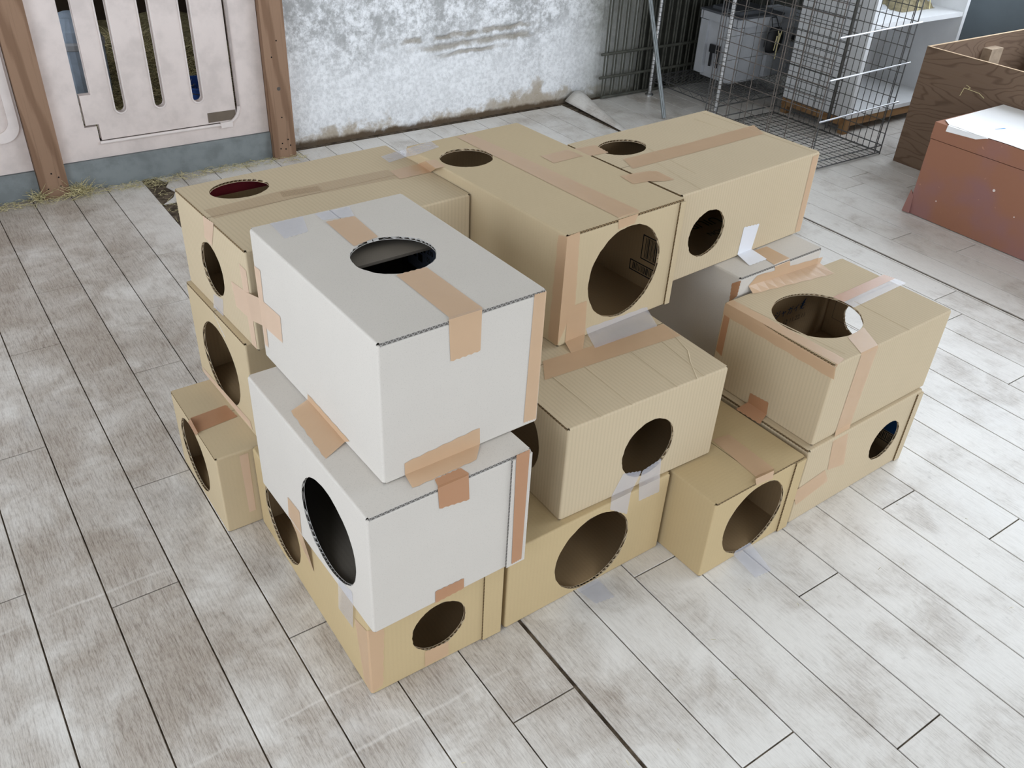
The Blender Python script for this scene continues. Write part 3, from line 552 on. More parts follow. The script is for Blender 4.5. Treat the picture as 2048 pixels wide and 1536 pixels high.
mb = MB(); mb.box(-1.2, 0.423, 4.056, 4.085, 0.122, ZT); put(mb.build('sheet', ['plastic']), pl)
mb = MB(); ro = rounded(-0.5, 0.412, 0.255, 1.5, 0.07); ri = rounded(-0.46, 0.376, 0.295, 1.46, 0.05); plate(mb, ro, [ri], 4.045, 4.056); put(bevel(mb.build('raised_frame', ['plastic_rim']), 0.004), pl)

# inside the stall: litter, hay, a bucket and a pale container
def strands(mb, n, area, zf, ln=(0.03, 0.09), r=0.0009, tilt=0.6):
    for _ in range(n):
        x0, y0 = random.uniform(area[0], area[1]), random.uniform(area[2], area[3]); a = random.uniform(0, 6.283); L = random.uniform(*ln)
        z0 = zf(x0, y0) + random.uniform(-.004, .008); e = random.uniform(-0.1, tilt)
        p = Vector((x0, y0, z0)); q = p + Vector((math.cos(a) * math.cos(e), math.sin(a) * math.cos(e), math.sin(e))) * L
        m_ = (p + q) / 2 + Vector((random.uniform(-1, 1), random.uniform(-1, 1), random.uniform(0, 1))) * L * 0.12
        mb.bar(p, m_, r, 3, 0, r * .9); mb.bar(m_, q, r * .9, 3, 0, r * .4)
heap = lambda x, y: 0.17 + 0.27 * min(1.0, max(0.0, (y - 4.14) / 0.55)) + 0.03 * math.sin(x * 9 + y * 5) - 0.10 * max(0.0, x - 1.05)
mb = MB(); nx, ny = 24, 14
gx = [0.1 + 1.44 * i / nx for i in range(nx + 1)]; gy = [4.118 + 1.2 * j / ny for j in range(ny + 1)]
for i in range(nx):
    for j in range(ny): mb.face([(gx[i], gy[j], heap(gx[i], gy[j])), (gx[i + 1], gy[j], heap(gx[i + 1], gy[j])), (gx[i + 1], gy[j + 1], heap(gx[i + 1], gy[j + 1])), (gx[i], gy[j + 1], heap(gx[i], gy[j + 1]))], 1, smooth=True)
for a_, b_ in ((0, 1), (1, 0)): pass
strands(mb, 5200, (0.45, 1.44, 4.16, 4.75), heap, (0.03, 0.10), 0.0011)
tag(mb.build('hay', ['hay', 'hay_bed']), 'hay bedding inside the stall behind the slotted gate', 'hay', kind='stuff')
mb = MB()
strands(mb, 900, (-0.2, 1.62, 3.965, 4.045), lambda x, y: 0.002, (0.012, 0.05), 0.0009, 0.35)
strands(mb, 120, (0.54, 0.62, 3.97, 4.04), lambda x, y: 0.012, (0.03, 0.10), 0.0011, 0.9)
strands(mb, 60, (0.39, 0.43, 3.99, 4.04), lambda x, y: 0.012, (0.03, 0.10), 0.0011, 0.9)
strands(mb, 60, (0.845, 0.93, 3.5, 4.03), lambda x, y: -0.002, (0.01, 0.05), 0.0009, 0.3)
tag(mb.build('hay_wisps', ['hay']), 'loose wisps of hay strewn on the floor along the stall kickboard', 'hay', kind='stuff')
for nm, cnt, area, ln, lab in (('hay_crumbs', 45, (0.3, 3.2, 0.05, 0.85), (0.004, 0.014), 'tiny hay crumbs on the pale planks in front of the box pile'), ('hay_crumbs', 40, (0.9, 2.6, 2.5, 3.9), (0.005, 0.02), 'tiny hay crumbs on the floor between box pile and concrete wall')):
    mb = MB(); strands(mb, cnt, area, lambda x, y: 0.003, ln, 0.0006, 0.1); tag(mb.build(nm, ['hay']), lab, 'hay', kind='stuff')
def lathe(mb, prof, cx, cy, n=28, mi=0):
    for (r0, z0), (r1, z1) in zip(prof[:-1], prof[1:]):
        for k in range(n):
            t0, t1 = 2 * math.pi * k / n, 2 * math.pi * (k + 1) / n
            mb.face([(cx + r0 * math.cos(t0), cy + r0 * math.sin(t0), z0), (cx + r0 * math.cos(t1), cy + r0 * math.sin(t1), z0), (cx + r1 * math.cos(t1), cy + r1 * math.sin(t1), z1), (cx + r1 * math.cos(t0), cy + r1 * math.sin(t0), z1)], mi, smooth=True)
r = empty('bucket', (1.215, 4.24, 0.06), 0, 'blue plastic bucket in the hay behind the gate slot', 'bucket')
mb = MB(); lathe(mb, [(0, 0.10), (0.075, 0.10), (0.10, 0.285), (0.106, 0.287), (0.106, 0.279), (0.10, 0.275)], 0, 0); mb.build('pail', ['blue'], r)
mb = MB(); pts = [(0.104 * math.cos(t), 0.03 * 0, 0.285 - 0.09 * math.sin(t)) for t in [math.pi * k / 12 for k in range(13)]]; pts = [(p_[0], -0.104 * math.sin(t) * .9, 0.285 - 0.03 * math.sin(t)) for p_, t in zip(pts, [math.pi * k / 12 for k in range(13)])]; mb.tube(pts, 0.003, 6); mb.build('handle', ['wire'], r)
r = empty('rounded_container', (0.765, 4.47, 0.16), 0, 'pale grey-blue rounded container in the dark stall behind the gate', 'container')
mb = MB(); lathe(mb, [(0, 0.0), (0.10, 0.0), (0.115, 0.10), (0.12, 0.35), (0.11, 0.42), (0.07, 0.47), (0.03, 0.485), (0, 0.487)], 0, 0); mb.build('shell', ['pale_blue'], r)
mb = MB(); lathe(mb, [(0.122, 0.345), (0.126, 0.35), (0.126, 0.37), (0.119, 0.38)], 0, 0); mb.build('rim_band', ['grey_plastic'], r)

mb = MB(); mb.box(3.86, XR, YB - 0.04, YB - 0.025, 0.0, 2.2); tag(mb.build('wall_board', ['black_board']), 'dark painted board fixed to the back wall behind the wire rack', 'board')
# ---------------------------------------------------------------- back corner: bar grid, leaning pole, wire rack with bins
r = empty('bar_grid', (3.95, 4.075, 0), 0, 'grey grid of vertical metal bars standing against the concrete wall', 'grid')
def rel(root, mb, name, mats): return put(mb.build(name, mats), root)
x = 3.56; i = 0
while x < 5.0:
    mb = MB(); mb.bar((x, 4.075, 0.012), (x, 4.075, 1.25), 0.0056, 6); rel(r, mb, 'bar', ['grid_bar'])
    x += 0.022 if i % 2 == 0 else 0.045; i += 1
for zz in (0.012, 0.13, 0.265, 1.20):
    mb = MB(); mb.bar((3.525 if zz < 1 and zz > .05 else 3.55, 4.066, zz), (5.02, 4.066, zz), 0.009, 8); rel(r, mb, 'cross_rail', ['grid_bar'])
r = empty('leaning_pole', (3.654, 3.614, 0), 0, 'slim galvanised metal pole leaning back toward the bar grid', 'pole')
A_, B2 = Vector((3.654, 3.614, 0.006)), Vector((3.527, 4.055, 1.465))
for dx in (-0.0085, 0.0, 0.0085):
    mb = MB(); mb.bar(A_ + Vector((dx, 0.0 if dx else -0.003, 0)), B2 + Vector((dx, 0.0 if dx else -0.003, 0)), 0.0062, 8); rel(r, mb, 'ridge', ['pole'])

RX0, RX1, RY0, RY1 = 3.89, 4.86, 3.45, 4.005
r = empty('wire_rack', (RX0, RY0, 0), 0, 'chrome wire shelving rack with ringed posts beside the bar grid', 'rack')
for px, py in ((RX0, RY0), (RX0, RY1), (RX1, RY0), (RX1, RY1)):
    mb = MB(); mb.bar((px, py, 0.02), (px, py, 1.35), 0.0125, 12); o = rel(r, mb, 'post', ['chrome'])
    mb = MB()
    for q in range(52): mb.bar((px, py, 0.06 + q * 0.025), (px, py, 0.0625 + q * 0.025), 0.0131, 10)
    g = mb.build('groove_rings', ['wire_dark']); g.parent = o; g['kind'] = 'stuff'
    mb = MB(); lathe(mb, [(0, 0), (0.026, 0), (0.026, 0.006), (0.014, 0.016), (0.014, 0.024)], px, py, 16); rel(r, mb, 'foot', ['chrome'])
for zz in (0.115, 0.82):  # upper shelf is unseen, added to carry the totes that shade the corner
    mb = MB()
    q = RX0 + 0.02
    while q < RX1: mb.bar((q, RY0, zz), (q, RY1, zz), 0.0018, 5); q += 0.024
    sh = rel(r, mb, 'shelf_wires', ['wire'])
    mb = MB()
    for (a_, b_) in (((RX0, RY0), (RX1, RY0)), ((RX0, RY1), (RX1, RY1)), ((RX0, RY0), (RX0, RY1)), ((RX1, RY0), (RX1, RY1))):
        mb.bar((*a_, zz), (*b_, zz), 0.0032, 6); mb.bar((*a_, zz - 0.03), (*b_, zz - 0.03), 0.0032, 6)
        L = (Vector(b_) - Vector(a_)).length; n = int(L / 0.045)
        for q in range(n):
            p0 = Vector(a_).lerp(Vector(b_), q / n); p1 = Vector(a_).lerp(Vector(b_), (q + 1) / n)
            mb.bar((p0.x, p0.y, zz if q % 2 else zz - .03), (p1.x, p1.y, zz - .03 if q % 2 else zz), 0.0018, 5)
    rel(r, mb, 'shelf_truss', ['wire'])

def tote(loc, sx, sy, h, label, body, lidm, handle_side):
    r = empty('storage_tote', loc, 0, label, 'tote', 'bins on the wire rack')
    mb = MB(); t = 0.02
    b0 = [(t, t), (sx - t, t), (sx - t, sy - t), (t, sy - t)]; b1 = [(0, 0), (sx, 0), (sx, sy), (0, sy)]
    for i in range(4):
        j = (i + 1) % 4; mb.face([(*b0[i], 0), (*b0[j], 0), (*b1[j], h), (*b1[i], h)])
    mb.face([(*p_, 0) for p_ in b0][::-1]); bevel(mb.build('bin', [body], r), 0.01, 3)
    mb = MB()
    for (x0, x1, y0, y1) in ((-.015, sx + .015, -.015, 0.004), (-.015, sx + .015, sy - .004, sy + .015), (-.015, .004, 0, sy), (sx - .004, sx + .015, 0, sy)): mb.box(x0, x1, y0, y1, h - .045, h)
    bevel(mb.build('rim', [body], r), 0.004)
    for (cx, cy) in ((0, 0), (0, sy), (sx, 0), (sx, sy)):
        mb = MB(); mb.box(cx - .012 if cx == 0 else cx - .05, cx + .05 if cx == 0 else cx + .012, cy - .008 if cy == 0 else cy - .05, cy + .05 if cy == 0 else cy + .008, 0.02, h - .05); bevel(mb.build('corner_pillar', [body], r), 0.006)
    mb = MB(); mb.box(-.02, sx + .02, -.02, sy + .02, h, h + .012); mb.box(.03, sx - .03, .03, sy - .03, h + .012, h + .03); bevel(mb.build('lid', [lidm], r), 0.006)
    mb = MB()
    if handle_side == 'L': mb.box(-.022, -.008, sy * .36, sy * .64, h * .42, h * .54); mb.box(-.016, -.004, sy * .38, sy * .42, h * .2, h * .46); mb.box(-.016, -.004, sy * .58, sy * .62, h * .2, h * .46)
    else: mb.box(sx * .36, sx * .64, -.022, -.008, h * .62, h * .72)
    bevel(mb.build('handle', ['black'], r), 0.004); return r
tote((4.175, 3.64, 0.119), 0.34, 0.28, 0.375, 'pale grey plastic storage tote with a black side handle on the wire rack', 'grey_plastic', 'lid_grey', 'L')
tote((4.57, 3.66, 0.119), 0.26, 0.27, 0.33, 'grey plastic storage tote behind the wire cage, second on the rack', 'grey_plastic', 'grey_plastic', 'F')
for (lx, lab) in ((3.93, 'unseen dark grey tote added for shade, upper rack shelf nearest the bar grid'), (4.42, 'unseen dark grey tote added for shade, upper rack shelf nearest the shelf unit')):  # out of view, added to block light over the back corner
    tote((lx, 3.50, 0.8235), 0.40, 0.44, 0.40, lab, 'lid_grey', 'lid_grey', 'F')
# black bag stuffed with straw hanging on the tote
r = empty('hay_bag', (4.44, 3.585, 0.30), 0, 'crumpled black bag with pale straw sticking out, against the grey tote', 'bag')
mb = MB(); random.seed(3)
ring = []
for i in range(9):
    z_ = 0.135 * i / 8; rr = 0.055 * (0.55 + 0.75 * math.sin(math.pi * (0.15 + 0.75 * i / 8)))
    ring.append([(rr * math.cos(t) * (1 + random.uniform(-.12, .12)), 0.45 * rr * math.sin(t) * (1 + random.uniform(-.12, .12)), z_) for t in [2 * math.pi * k / 12 for k in range(12)]])
for a_, b_ in zip(ring[:-1], ring[1:]):
    for k in range(12): mb.face([a_[k], a_[(k + 1) % 12], b_[(k + 1) % 12], b_[k]], 0, smooth=True)
mb.face(ring[0][::-1]); mb.build('sack', ['black'], r, weld=True)
for (x0, z0, x1, z1, rr) in ((-0.02, 0.10, -0.035, 0.02, 0.004), (-0.004, 0.115, -0.012, -0.03, 0.005), (0.012, 0.125, -0.006, 0.06, 0.003), (-0.018, 0.13, -0.016, 0.09, 0.003)):
    mb = MB(); mb.bar((x0, -0.036, z0), (x1, -0.042, z1), rr, 6, 0, rr * .6); mb.build('straw', ['straw_pale'], r)
mb = MB(); mb.tube([(-0.03, 0.0, 0.13), (-0.02, 0.03, 0.19), (0.02, 0.03, 0.19), (0.03, 0.0, 0.13)], 0.003, 6); mb.build('strap', ['black'], r)

# ---------------------------------------------------------------- wire cage
CX0, CX1, CY0, CY1, CZ = 3.735, 4.325, 2.632, 3.385, 1.15
r = empty('wire_cage', (CX0, CY0, 0), 0, 'tall open-fronted wire cage with three bright rods across the front', 'cage')
mb = MB(); 
for zz in (0.012, 0.05):
    mb.tube([(CX0, CY0, zz), (CX1, CY0, zz), (CX1, CY1, zz), (CX0, CY1, zz), (CX0, CY0, zz)], 0.0034, 6)
rel(r, mb, 'base_frame', ['wire'])
mb = MB(); q = CX0 + .038
while q < CX1: mb.bar((q, CY0, 0.016), (q, CY1, 0.016), 0.0016, 4); q += 0.038
q = CY0 + .055
while q < CY1: mb.bar((CX0, q, 0.019), (CX1, q, 0.019), 0.0018, 4); q += 0.055
rel(r, mb, 'floor_grid', ['wire_dark'])
mb = MB()   # side nearest the cabinet: close bars
q = CY0
while q <= CY1 + .001: mb.bar((CX1, q, 0.012), (CX1, q, CZ), 0.0021, 5); q += 0.0377
q = 0.05
while q < CZ: mb.bar((CX1, CY0, q), (CX1, CY1, q), 0.0021, 5); q += 0.063
rel(r, mb, 'side_mesh', ['wire_dark'])
mb = MB()   # side nearest the boxes: wider cells
q = CY0
for q in (CY0, CY0 + .012, CY0 + .19, CY0 + .30, CY0 + .315, CY0 + .47, CY0 + .60, CY0 + .735): mb.bar((CX0, q, 0.012), (CX0, q, CZ), 0.0027, 5)
q = 0.05
while q < CZ: mb.bar((CX0, CY0, q), (CX0, CY1, q), 0.0022, 5); q += 0.063
rel(r, mb, 'side_mesh', ['wire_rust'])
mb = MB()   # back
q = CX0
while q <= CX1 + .001: mb.bar((q, CY1, 0.012), (q, CY1, CZ), 0.0016, 5); q += 0.098
q = 0.11
while q < CZ: mb.bar((CX0, CY1, q), (CX1, CY1, q), 0.0016, 5); q += 0.126
rel(r, mb, 'back_mesh', ['wire_dark'])
for px, py in ((CX0, CY0), (CX1, CY0), (CX0, CY1), (CX1, CY1), (CX0 + .0, CY1 - .035), (CX1, CY0 + .03)):
    mb = MB(); mb.bar((px, py, 0.0), (px, py, CZ), 0.0032, 6); rel(r, mb, 'corner_post', ['wire'])
for zz in (0.272, 0.472, 0.668):
    mb = MB(); mb.bar((CX0 - 0.012, CY0 - 0.006, zz - .008), (CX1 + 0.028, CY0 - 0.006, zz + .008), 0.0042, 8); tag(rel(r, mb, 'front_rod', ['rod']), 'bright round rod')
mb = MB()   # folded door panel inside, clipped to the close side
for q in (2.96, 3.10, 3.24, 3.36): mb.bar((CX1 - .02, q, 0.06), (CX1 - .02, q, CZ), 0.0022, 5)
mb.bar((CX1 - .02, 2.985, 0.04), (CX1 - .02, 2.985, CZ), 0.0085, 8)
q = 0.16
while q < CZ: mb.bar((CX1 - .02, 2.96, q), (CX1 - .02, 3.36, q), 0.0018, 5); q += 0.038
rel(r, mb, 'folded_door', ['wire_dark'])
for zz in (0.24, 0.44, 0.64):
    mb = MB(); mb.tube([(CX1 - .02 - .012 * math.sin(t), 2.975, zz + .02 * math.cos(t)) for t in [math.pi * k / 8 for k in range(9)]], 0.0016, 5); rel(r, mb, 'door_ring', ['wire_dark'])

# ---------------------------------------------------------------- white shelf unit on a timber base
AX0, AX1, AY0, AY1 = 4.40, 5.285, 2.93, 3.40
r = empty('shelf_unit', (AX0, AY0, 0), 0, 'white laminate open shelf unit on a brown timber base behind the cage', 'shelf unit')
def pbox(nm, x0, x1, y0, y1, z0, z1, mat): mb = MB(); mb.box(x0, x1, y0, y1, z0, z1); return bevel(rel(r, mb, nm, [mat]), 0.002)
pbox('side_panel', AX0, AX0 + .03, AY0, AY1, 0.09, 1.5, 'white_board'); pbox('side_panel', AX1 - .03, AX1, AY0, AY1, 0.09, 1.5, 'white_board')
pbox('bottom_board', AX0 + .03, AX1 - .03, AY0, AY1, 0.09, 0.112, 'white_board'); pbox('shelf_board', AX0 + .03, AX1 - .03, AY0 + .005, AY1, 0.565, 0.59, 'white_board')
pbox('back_panel', AX0 + .03, AX1 - .03, AY1 - .012, AY1, 0.112, 1.5, 'white_board'); pbox('top_board', AX0, AX1, AY0, AY1, 1.5, 1.53, 'white_board')
pbox('base_rail', AX0, AX1, AY0 + .004, AY0 + .045, 0.045, 0.09, 'base_wood'); pbox('base_rail', AX0, AX1, AY1 - .045, AY1, 0.045, 0.09, 'base_wood')
pbox('base_rail', AX0, AX0 + .04, AY0 + .045, AY1 - .045, 0.045, 0.09, 'base_wood')
for px in (AX0 + .0, AX1 - .045):
    for py in (AY0 + .004, AY1 - .045): pbox('leg', px, px + .045, py, py + .041, 0.0, 0.045, 'base_wood')
r = empty('folded_sack', (5.02, 3.20, 0.5905), 0, 'folded tan sacking with straw on the white shelf', 'sack')
mb = MB(); random.seed(5)
for i in range(16):
    for j in range(10):
        hh = lambda i_, j_: 0.075 * math.sin(math.pi * i_ / 16) ** .5 * math.sin(math.pi * j_ / 10) ** .5 + 0.008 * math.sin(i_ * 1.7 + j_)  if 0 < i_ < 16 and 0 < j_ < 10 else 0.0
        P = lambda i_, j_: (-0.16 + 0.32 * i_ / 16, -0.13 + 0.24 * j_ / 10, hh(i_, j_))
        mb.face([P(i, j), P(i + 1, j), P(i + 1, j + 1), P(i, j + 1)], 0, smooth=True)
mb.build('cloth', ['sacking'], r, weld=True)
for (x0, x1) in ((-0.02, -0.03), (0.09, 0.085)):
    mb = MB(); mb.bar((x0, -0.125, 0.05), (x1, -0.14, 0.002), 0.003, 6); mb.build('straw', ['straw_pale'], r)
r = empty('grey_cloth', (4.74, 3.22, 0.5905), 0, 'small rumpled grey cloth on the white shelf beside the sacking', 'cloth')
mb = MB()
for i in range(12):
    for j in range(8):
        hh = lambda i_, j_: (0.045 + 0.012 * math.sin(i_ * 2.1) * math.cos(j_ * 1.7)) * (math.sin(math.pi * i_ / 12) * math.sin(math.pi * j_ / 8)) ** .5 if 0 < i_ < 12 and 0 < j_ < 8 else 0.0
        P = lambda i_, j_: (-0.12 + 0.24 * i_ / 12, -0.08 + 0.16 * j_ / 8, hh(i_, j_))
        mb.face([P(i, j), P(i + 1, j), P(i + 1, j + 1), P(i, j + 1)], 0, smooth=True)
mb.build('folds', ['grey_plastic'], r, weld=True)
mb = MB(); mb.bar((-0.09, -0.085, 0.003), (0.10, -0.075, 0.003), 0.0025, 6); mb.build('hem', ['white_board'], r)

# ---------------------------------------------------------------- plywood crate and foam box
QX0, QX1, QY0, QY1, QZ, QT = 4.31, 5.35, 1.45, 2.535, 0.587, 0.012
r = empty('plywood_crate', (QX0, QY0, 0), 0, 'large open-topped crate of brown knotty plywood', 'crate')
def side(nm, x0, x1, y0, y1, z0, z1):
    mb = MB(); mb.box(x0, x1, y0, y1, z0, z1 - .0008); o = rel(r, mb, nm, ['plywood'])
    mb = MB(); mb.box(x0, x1, y0, y1, z1 - .0008, z1); e = mb.build('sawn_edge', ['ply_edge']); e.parent = o; return o
side('side_board', QX0, QX0 + QT, QY0, QY1, 0.0, QZ); side('side_board', QX1 - QT, QX1, QY0, QY1, 0.0, QZ)
side('end_board', QX0 + QT, QX1 - QT, QY1 - QT, QY1, 0.0, QZ); side('end_board', QX0 + QT, QX1 - QT, QY0, QY0 + QT, 0.0, QZ)
mb = MB(); mb.box(QX0 + QT, QX1 - QT, QY0 + QT, QY1 - QT, 0.0, 0.012); rel(r, mb, 'bottom_board', ['plywood'])
for (px, pz) in ((4.82, 0.40), (4.78, 0.30)):
    mb = MB(); mb.box(px, px + .11, QY1 - QT - .05, QY1 - QT, pz, pz + .13); bevel(rel(r, mb, 'inner_block', ['ply_block']), 0.006)
mb = MB(); mb.tube([(QX0 - .004, 2.29, 0.41), (QX0 - .005, 2.28, 0.45), (QX0 - .004, 2.20, 0.445), (QX0 - .004, 2.17, 0.43)], 0.0013, 5); tag(rel(r, mb, 'straw', ['straw_pale']), 'thin straw stuck to the board')
mb = MB(); mb.tube([(QX0 - .004, 2.262, 0.448), (QX0 - .006, 2.25, 0.458), (QX0 - .004, 2.275, 0.465)], 0.0012, 5); rel(r, mb, 'straw', ['straw_pale'])

PX0, PX1, PY0, PY1 = 3.765, 4.295, 0.80, 2.068
r = empty('foam_box', (PX0, PY0, 0), 0, 'pinkish-orange foam box with a white sheet on its lid beside the plywood crate', 'foam box')
def roundbox(nm, x0, x1, y0, y1, z0, z1, mat, bw):
    mb = MB(); mb.box(x0, x1, y0, y1, z0, z1); return bevel(rel(r, mb, nm, [mat]), bw, 3)
roundbox('tub', PX0, PX1, PY0, PY1, 0.003, 0.352, 'foam', 0.008)
roundbox('lid', PX0 - .002, PX1, PY0 - .002, PY1 + .002, 0.355, 0.428, 'foam', 0.008)
mb = MB(); n = 26; random.seed(11)   # white sheet with a torn edge over the lid, one corner turned down
low = [(PX0 + 0.004 + 0.006 * math.sin(i * 1.3) + random.uniform(-.004, .004), PY0 + (PY1 - PY0 - 0.06) * i / n) for i in range(n + 1)]
for a_, b_ in zip(low[:-1], low[1:]): mb.face([(a_[0], a_[1], 0.4305), (PX1, a_[1], 0.4305), (PX1, b_[1], 0.4305), (b_[0], b_[1], 0.4305)])
mb.face([(low[-1][0], low[-1][1], 0.4305), (PX1, low[-1][1], 0.4305), (PX1, PY1 - .004, 0.4305), (PX0 + .05, PY1 - .012, 0.4305)])
xf = PX0 - .0045
mb.face([(low[-1][0], low[-1][1], 0.4305), (low[-5][0], low[-5][1], 0.4305), (xf, low[-5][1], 0.4295), (xf, low[-1][1], 0.4295)])
mb.face([(xf, low[-1][1], 0.4295), (xf, low[-5][1], 0.4295), (xf - .002, low[-4][1], 0.412), (xf - .003, low[-1][1], 0.404)])
o = rel(r, mb, 'white_sheet', ['paper_white']); sol = o.modifiers.new('t', 'SOLIDIFY'); sol.thickness = 0.0015; sol.offset = 1
for (x0, y0, x1, y1) in ((3.90, 1.87, 3.96, 1.855), (4.03, 1.80, 4.10, 1.79), (4.10, 1.74, 4.26, 1.78), (4.0, 1.62, 4.2, 1.66)):
    mb = MB(); mb.face([(x0, y0, 0.4324), (x1, y1, 0.4324), (x1, y1 + .010, 0.4324), (x0, y0 + .004, 0.4324)]); rel(r, mb, 'blue_print', ['cyan_print'])
for (yy, zz, rr) in ((1.72, 0.235, 0.006), (1.95, 0.10, 0.003), (1.60, 0.16, 0.003)):
    mb = MB(); mb.bar((PX0 - .0006, yy, zz), (PX0 + .004, yy, zz), rr, 8); rel(r, mb, 'chip', ['plastic_rim'])
mb = MB()   # broken chunk standing off at the foot of the box
pts = [(3.742, 2.052, 0.0), (3.765, 2.085, 0.0), (3.762, 2.08, 0.15), (3.758, 2.06, 0.19), (3.746, 2.05, 0.10)]
for i in range(12):
    t = i / 11
P3 = [(PX0 + .03, PY1 + .001, 0.004), (PX0 + .03, PY1 + .026, 0.004), (PX0 - .012, PY1 + .022, 0.004), (PX0 - .010, PY1 - .015, 0.004)]
P4 = [(PX0 + .03, PY1 + .001, 0.07), (PX0 + .03, PY1 + .010, 0.08), (PX0 - .004, PY1 + .012, 0.11), (PX0 - .002, PY1 - .008, 0.08)]
for i in range(4): j = (i + 1) % 4; mb.face([P3[i], P3[j], P4[j], P4[i]])
mb.face(P3[::-1]); mb.face(P4); rel(r, mb, 'broken_chunk', ['foam'])

# ---------------------------------------------------------------- cardboard boxes

TH = 0.006      # board thickness
RR = 0.0045     # fold radius
FACES = {'L': lambda w, d, h: (Vector((0, 0, 0)), Vector((0, 1, 0)), Vector((0, 0, 1)), Vector((-1, 0, 0)), d, h),
         'R': lambda w, d, h: (Vector((w, 0, 0)), Vector((0, 1, 0)), Vector((0, 0, 1)), Vector((1, 0, 0)), d, h),
         'F': lambda w, d, h: (Vector((0, 0, 0)), Vector((1, 0, 0)), Vector((0, 0, 1)), Vector((0, -1, 0)), w, h),
         'K': lambda w, d, h: (Vector((0, d, 0)), Vector((1, 0, 0)), Vector((0, 0, 1)), Vector((0, 1, 0)), w, h),
         'T': lambda w, d, h: (Vector((0, 0, h)), Vector((1, 0, 0)), Vector((0, 1, 0)), Vector((0, 0, 1)), w, d),
         'B': lambda w, d, h: (Vector((0, 0, 0)), Vector((1, 0, 0)), Vector((0, 1, 0)), Vector((0, 0, -1)), w, d)}

def put_panel(mb, fr, tris, depth, mi, flute_u, flip):
    O, U, V, N = fr[:4]
    right = U.cross(V).dot(N) > 0
    for t in tris:
        pts = [O + U * a + V * b - N * depth for a, b in t]
        uv = [(a, b) if flute_u else (b, a) for a, b in t]
        if right == flip: pts, uv = pts[::-1], uv[::-1]
        mb.face(pts, mi, uv)

def flute_ring(mb, fr, hole, flute_u, reach=0.012, period=0.0100):
    """the wavy middle sheet and the two liner edges that a cut through the board lays bare"""
    O, U, V, N = fr[:4]; cu, cv, ru, rv = hole
    if flute_u: a, b, ca, cb, A, B_ = ru, rv, cu, cv, U, V        # sheet waves along A, runs along B
    else: a, b, ca, cb, A, B_ = rv, ru, cv, cu, V, U
    step = period / 6; n = int((2 * a + 0.012) / step)
    amp = TH / 2 - 0.0006
    def pt(s, q): return O + A * (ca + s) + B_ * (cb + q) - N * (TH / 2 - amp * math.sin(2 * math.pi * s / period))
    def lim(s): return b * math.sqrt(max(0.0, 1 - (s / a) ** 2)) if abs(s) < a else 0.0
    for i in range(n):
        s0 = -a - 0.006 + i * step; s1 = s0 + step
        for sg in (-1, 1):
            e0, e1 = lim(s0), lim(s1)
            q0, q1 = max(e0 + 0.0009, 0), max(e1 + 0.0009, 0)
            mb.face([pt(s0, sg * q0), pt(s1, sg * q1), pt(s1, sg * (q1 + reach)), pt(s0, sg * (q0 + reach))], 0)
    n = 72
    for d0, d1 in ((0.0, 0.0007), (TH - 0.0007, TH)):
        for i in range(n):
            t0, t1 = 2 * math.pi * i / n, 2 * math.pi * (i + 1) / n
            P = lambda t, dd: O + U * (cu + ru * math.cos(t)) + V * (cv + rv * math.sin(t)) - N * dd
            mb.face([P(t0, d0), P(t1, d0), P(t1, d1), P(t0, d1)], 1)

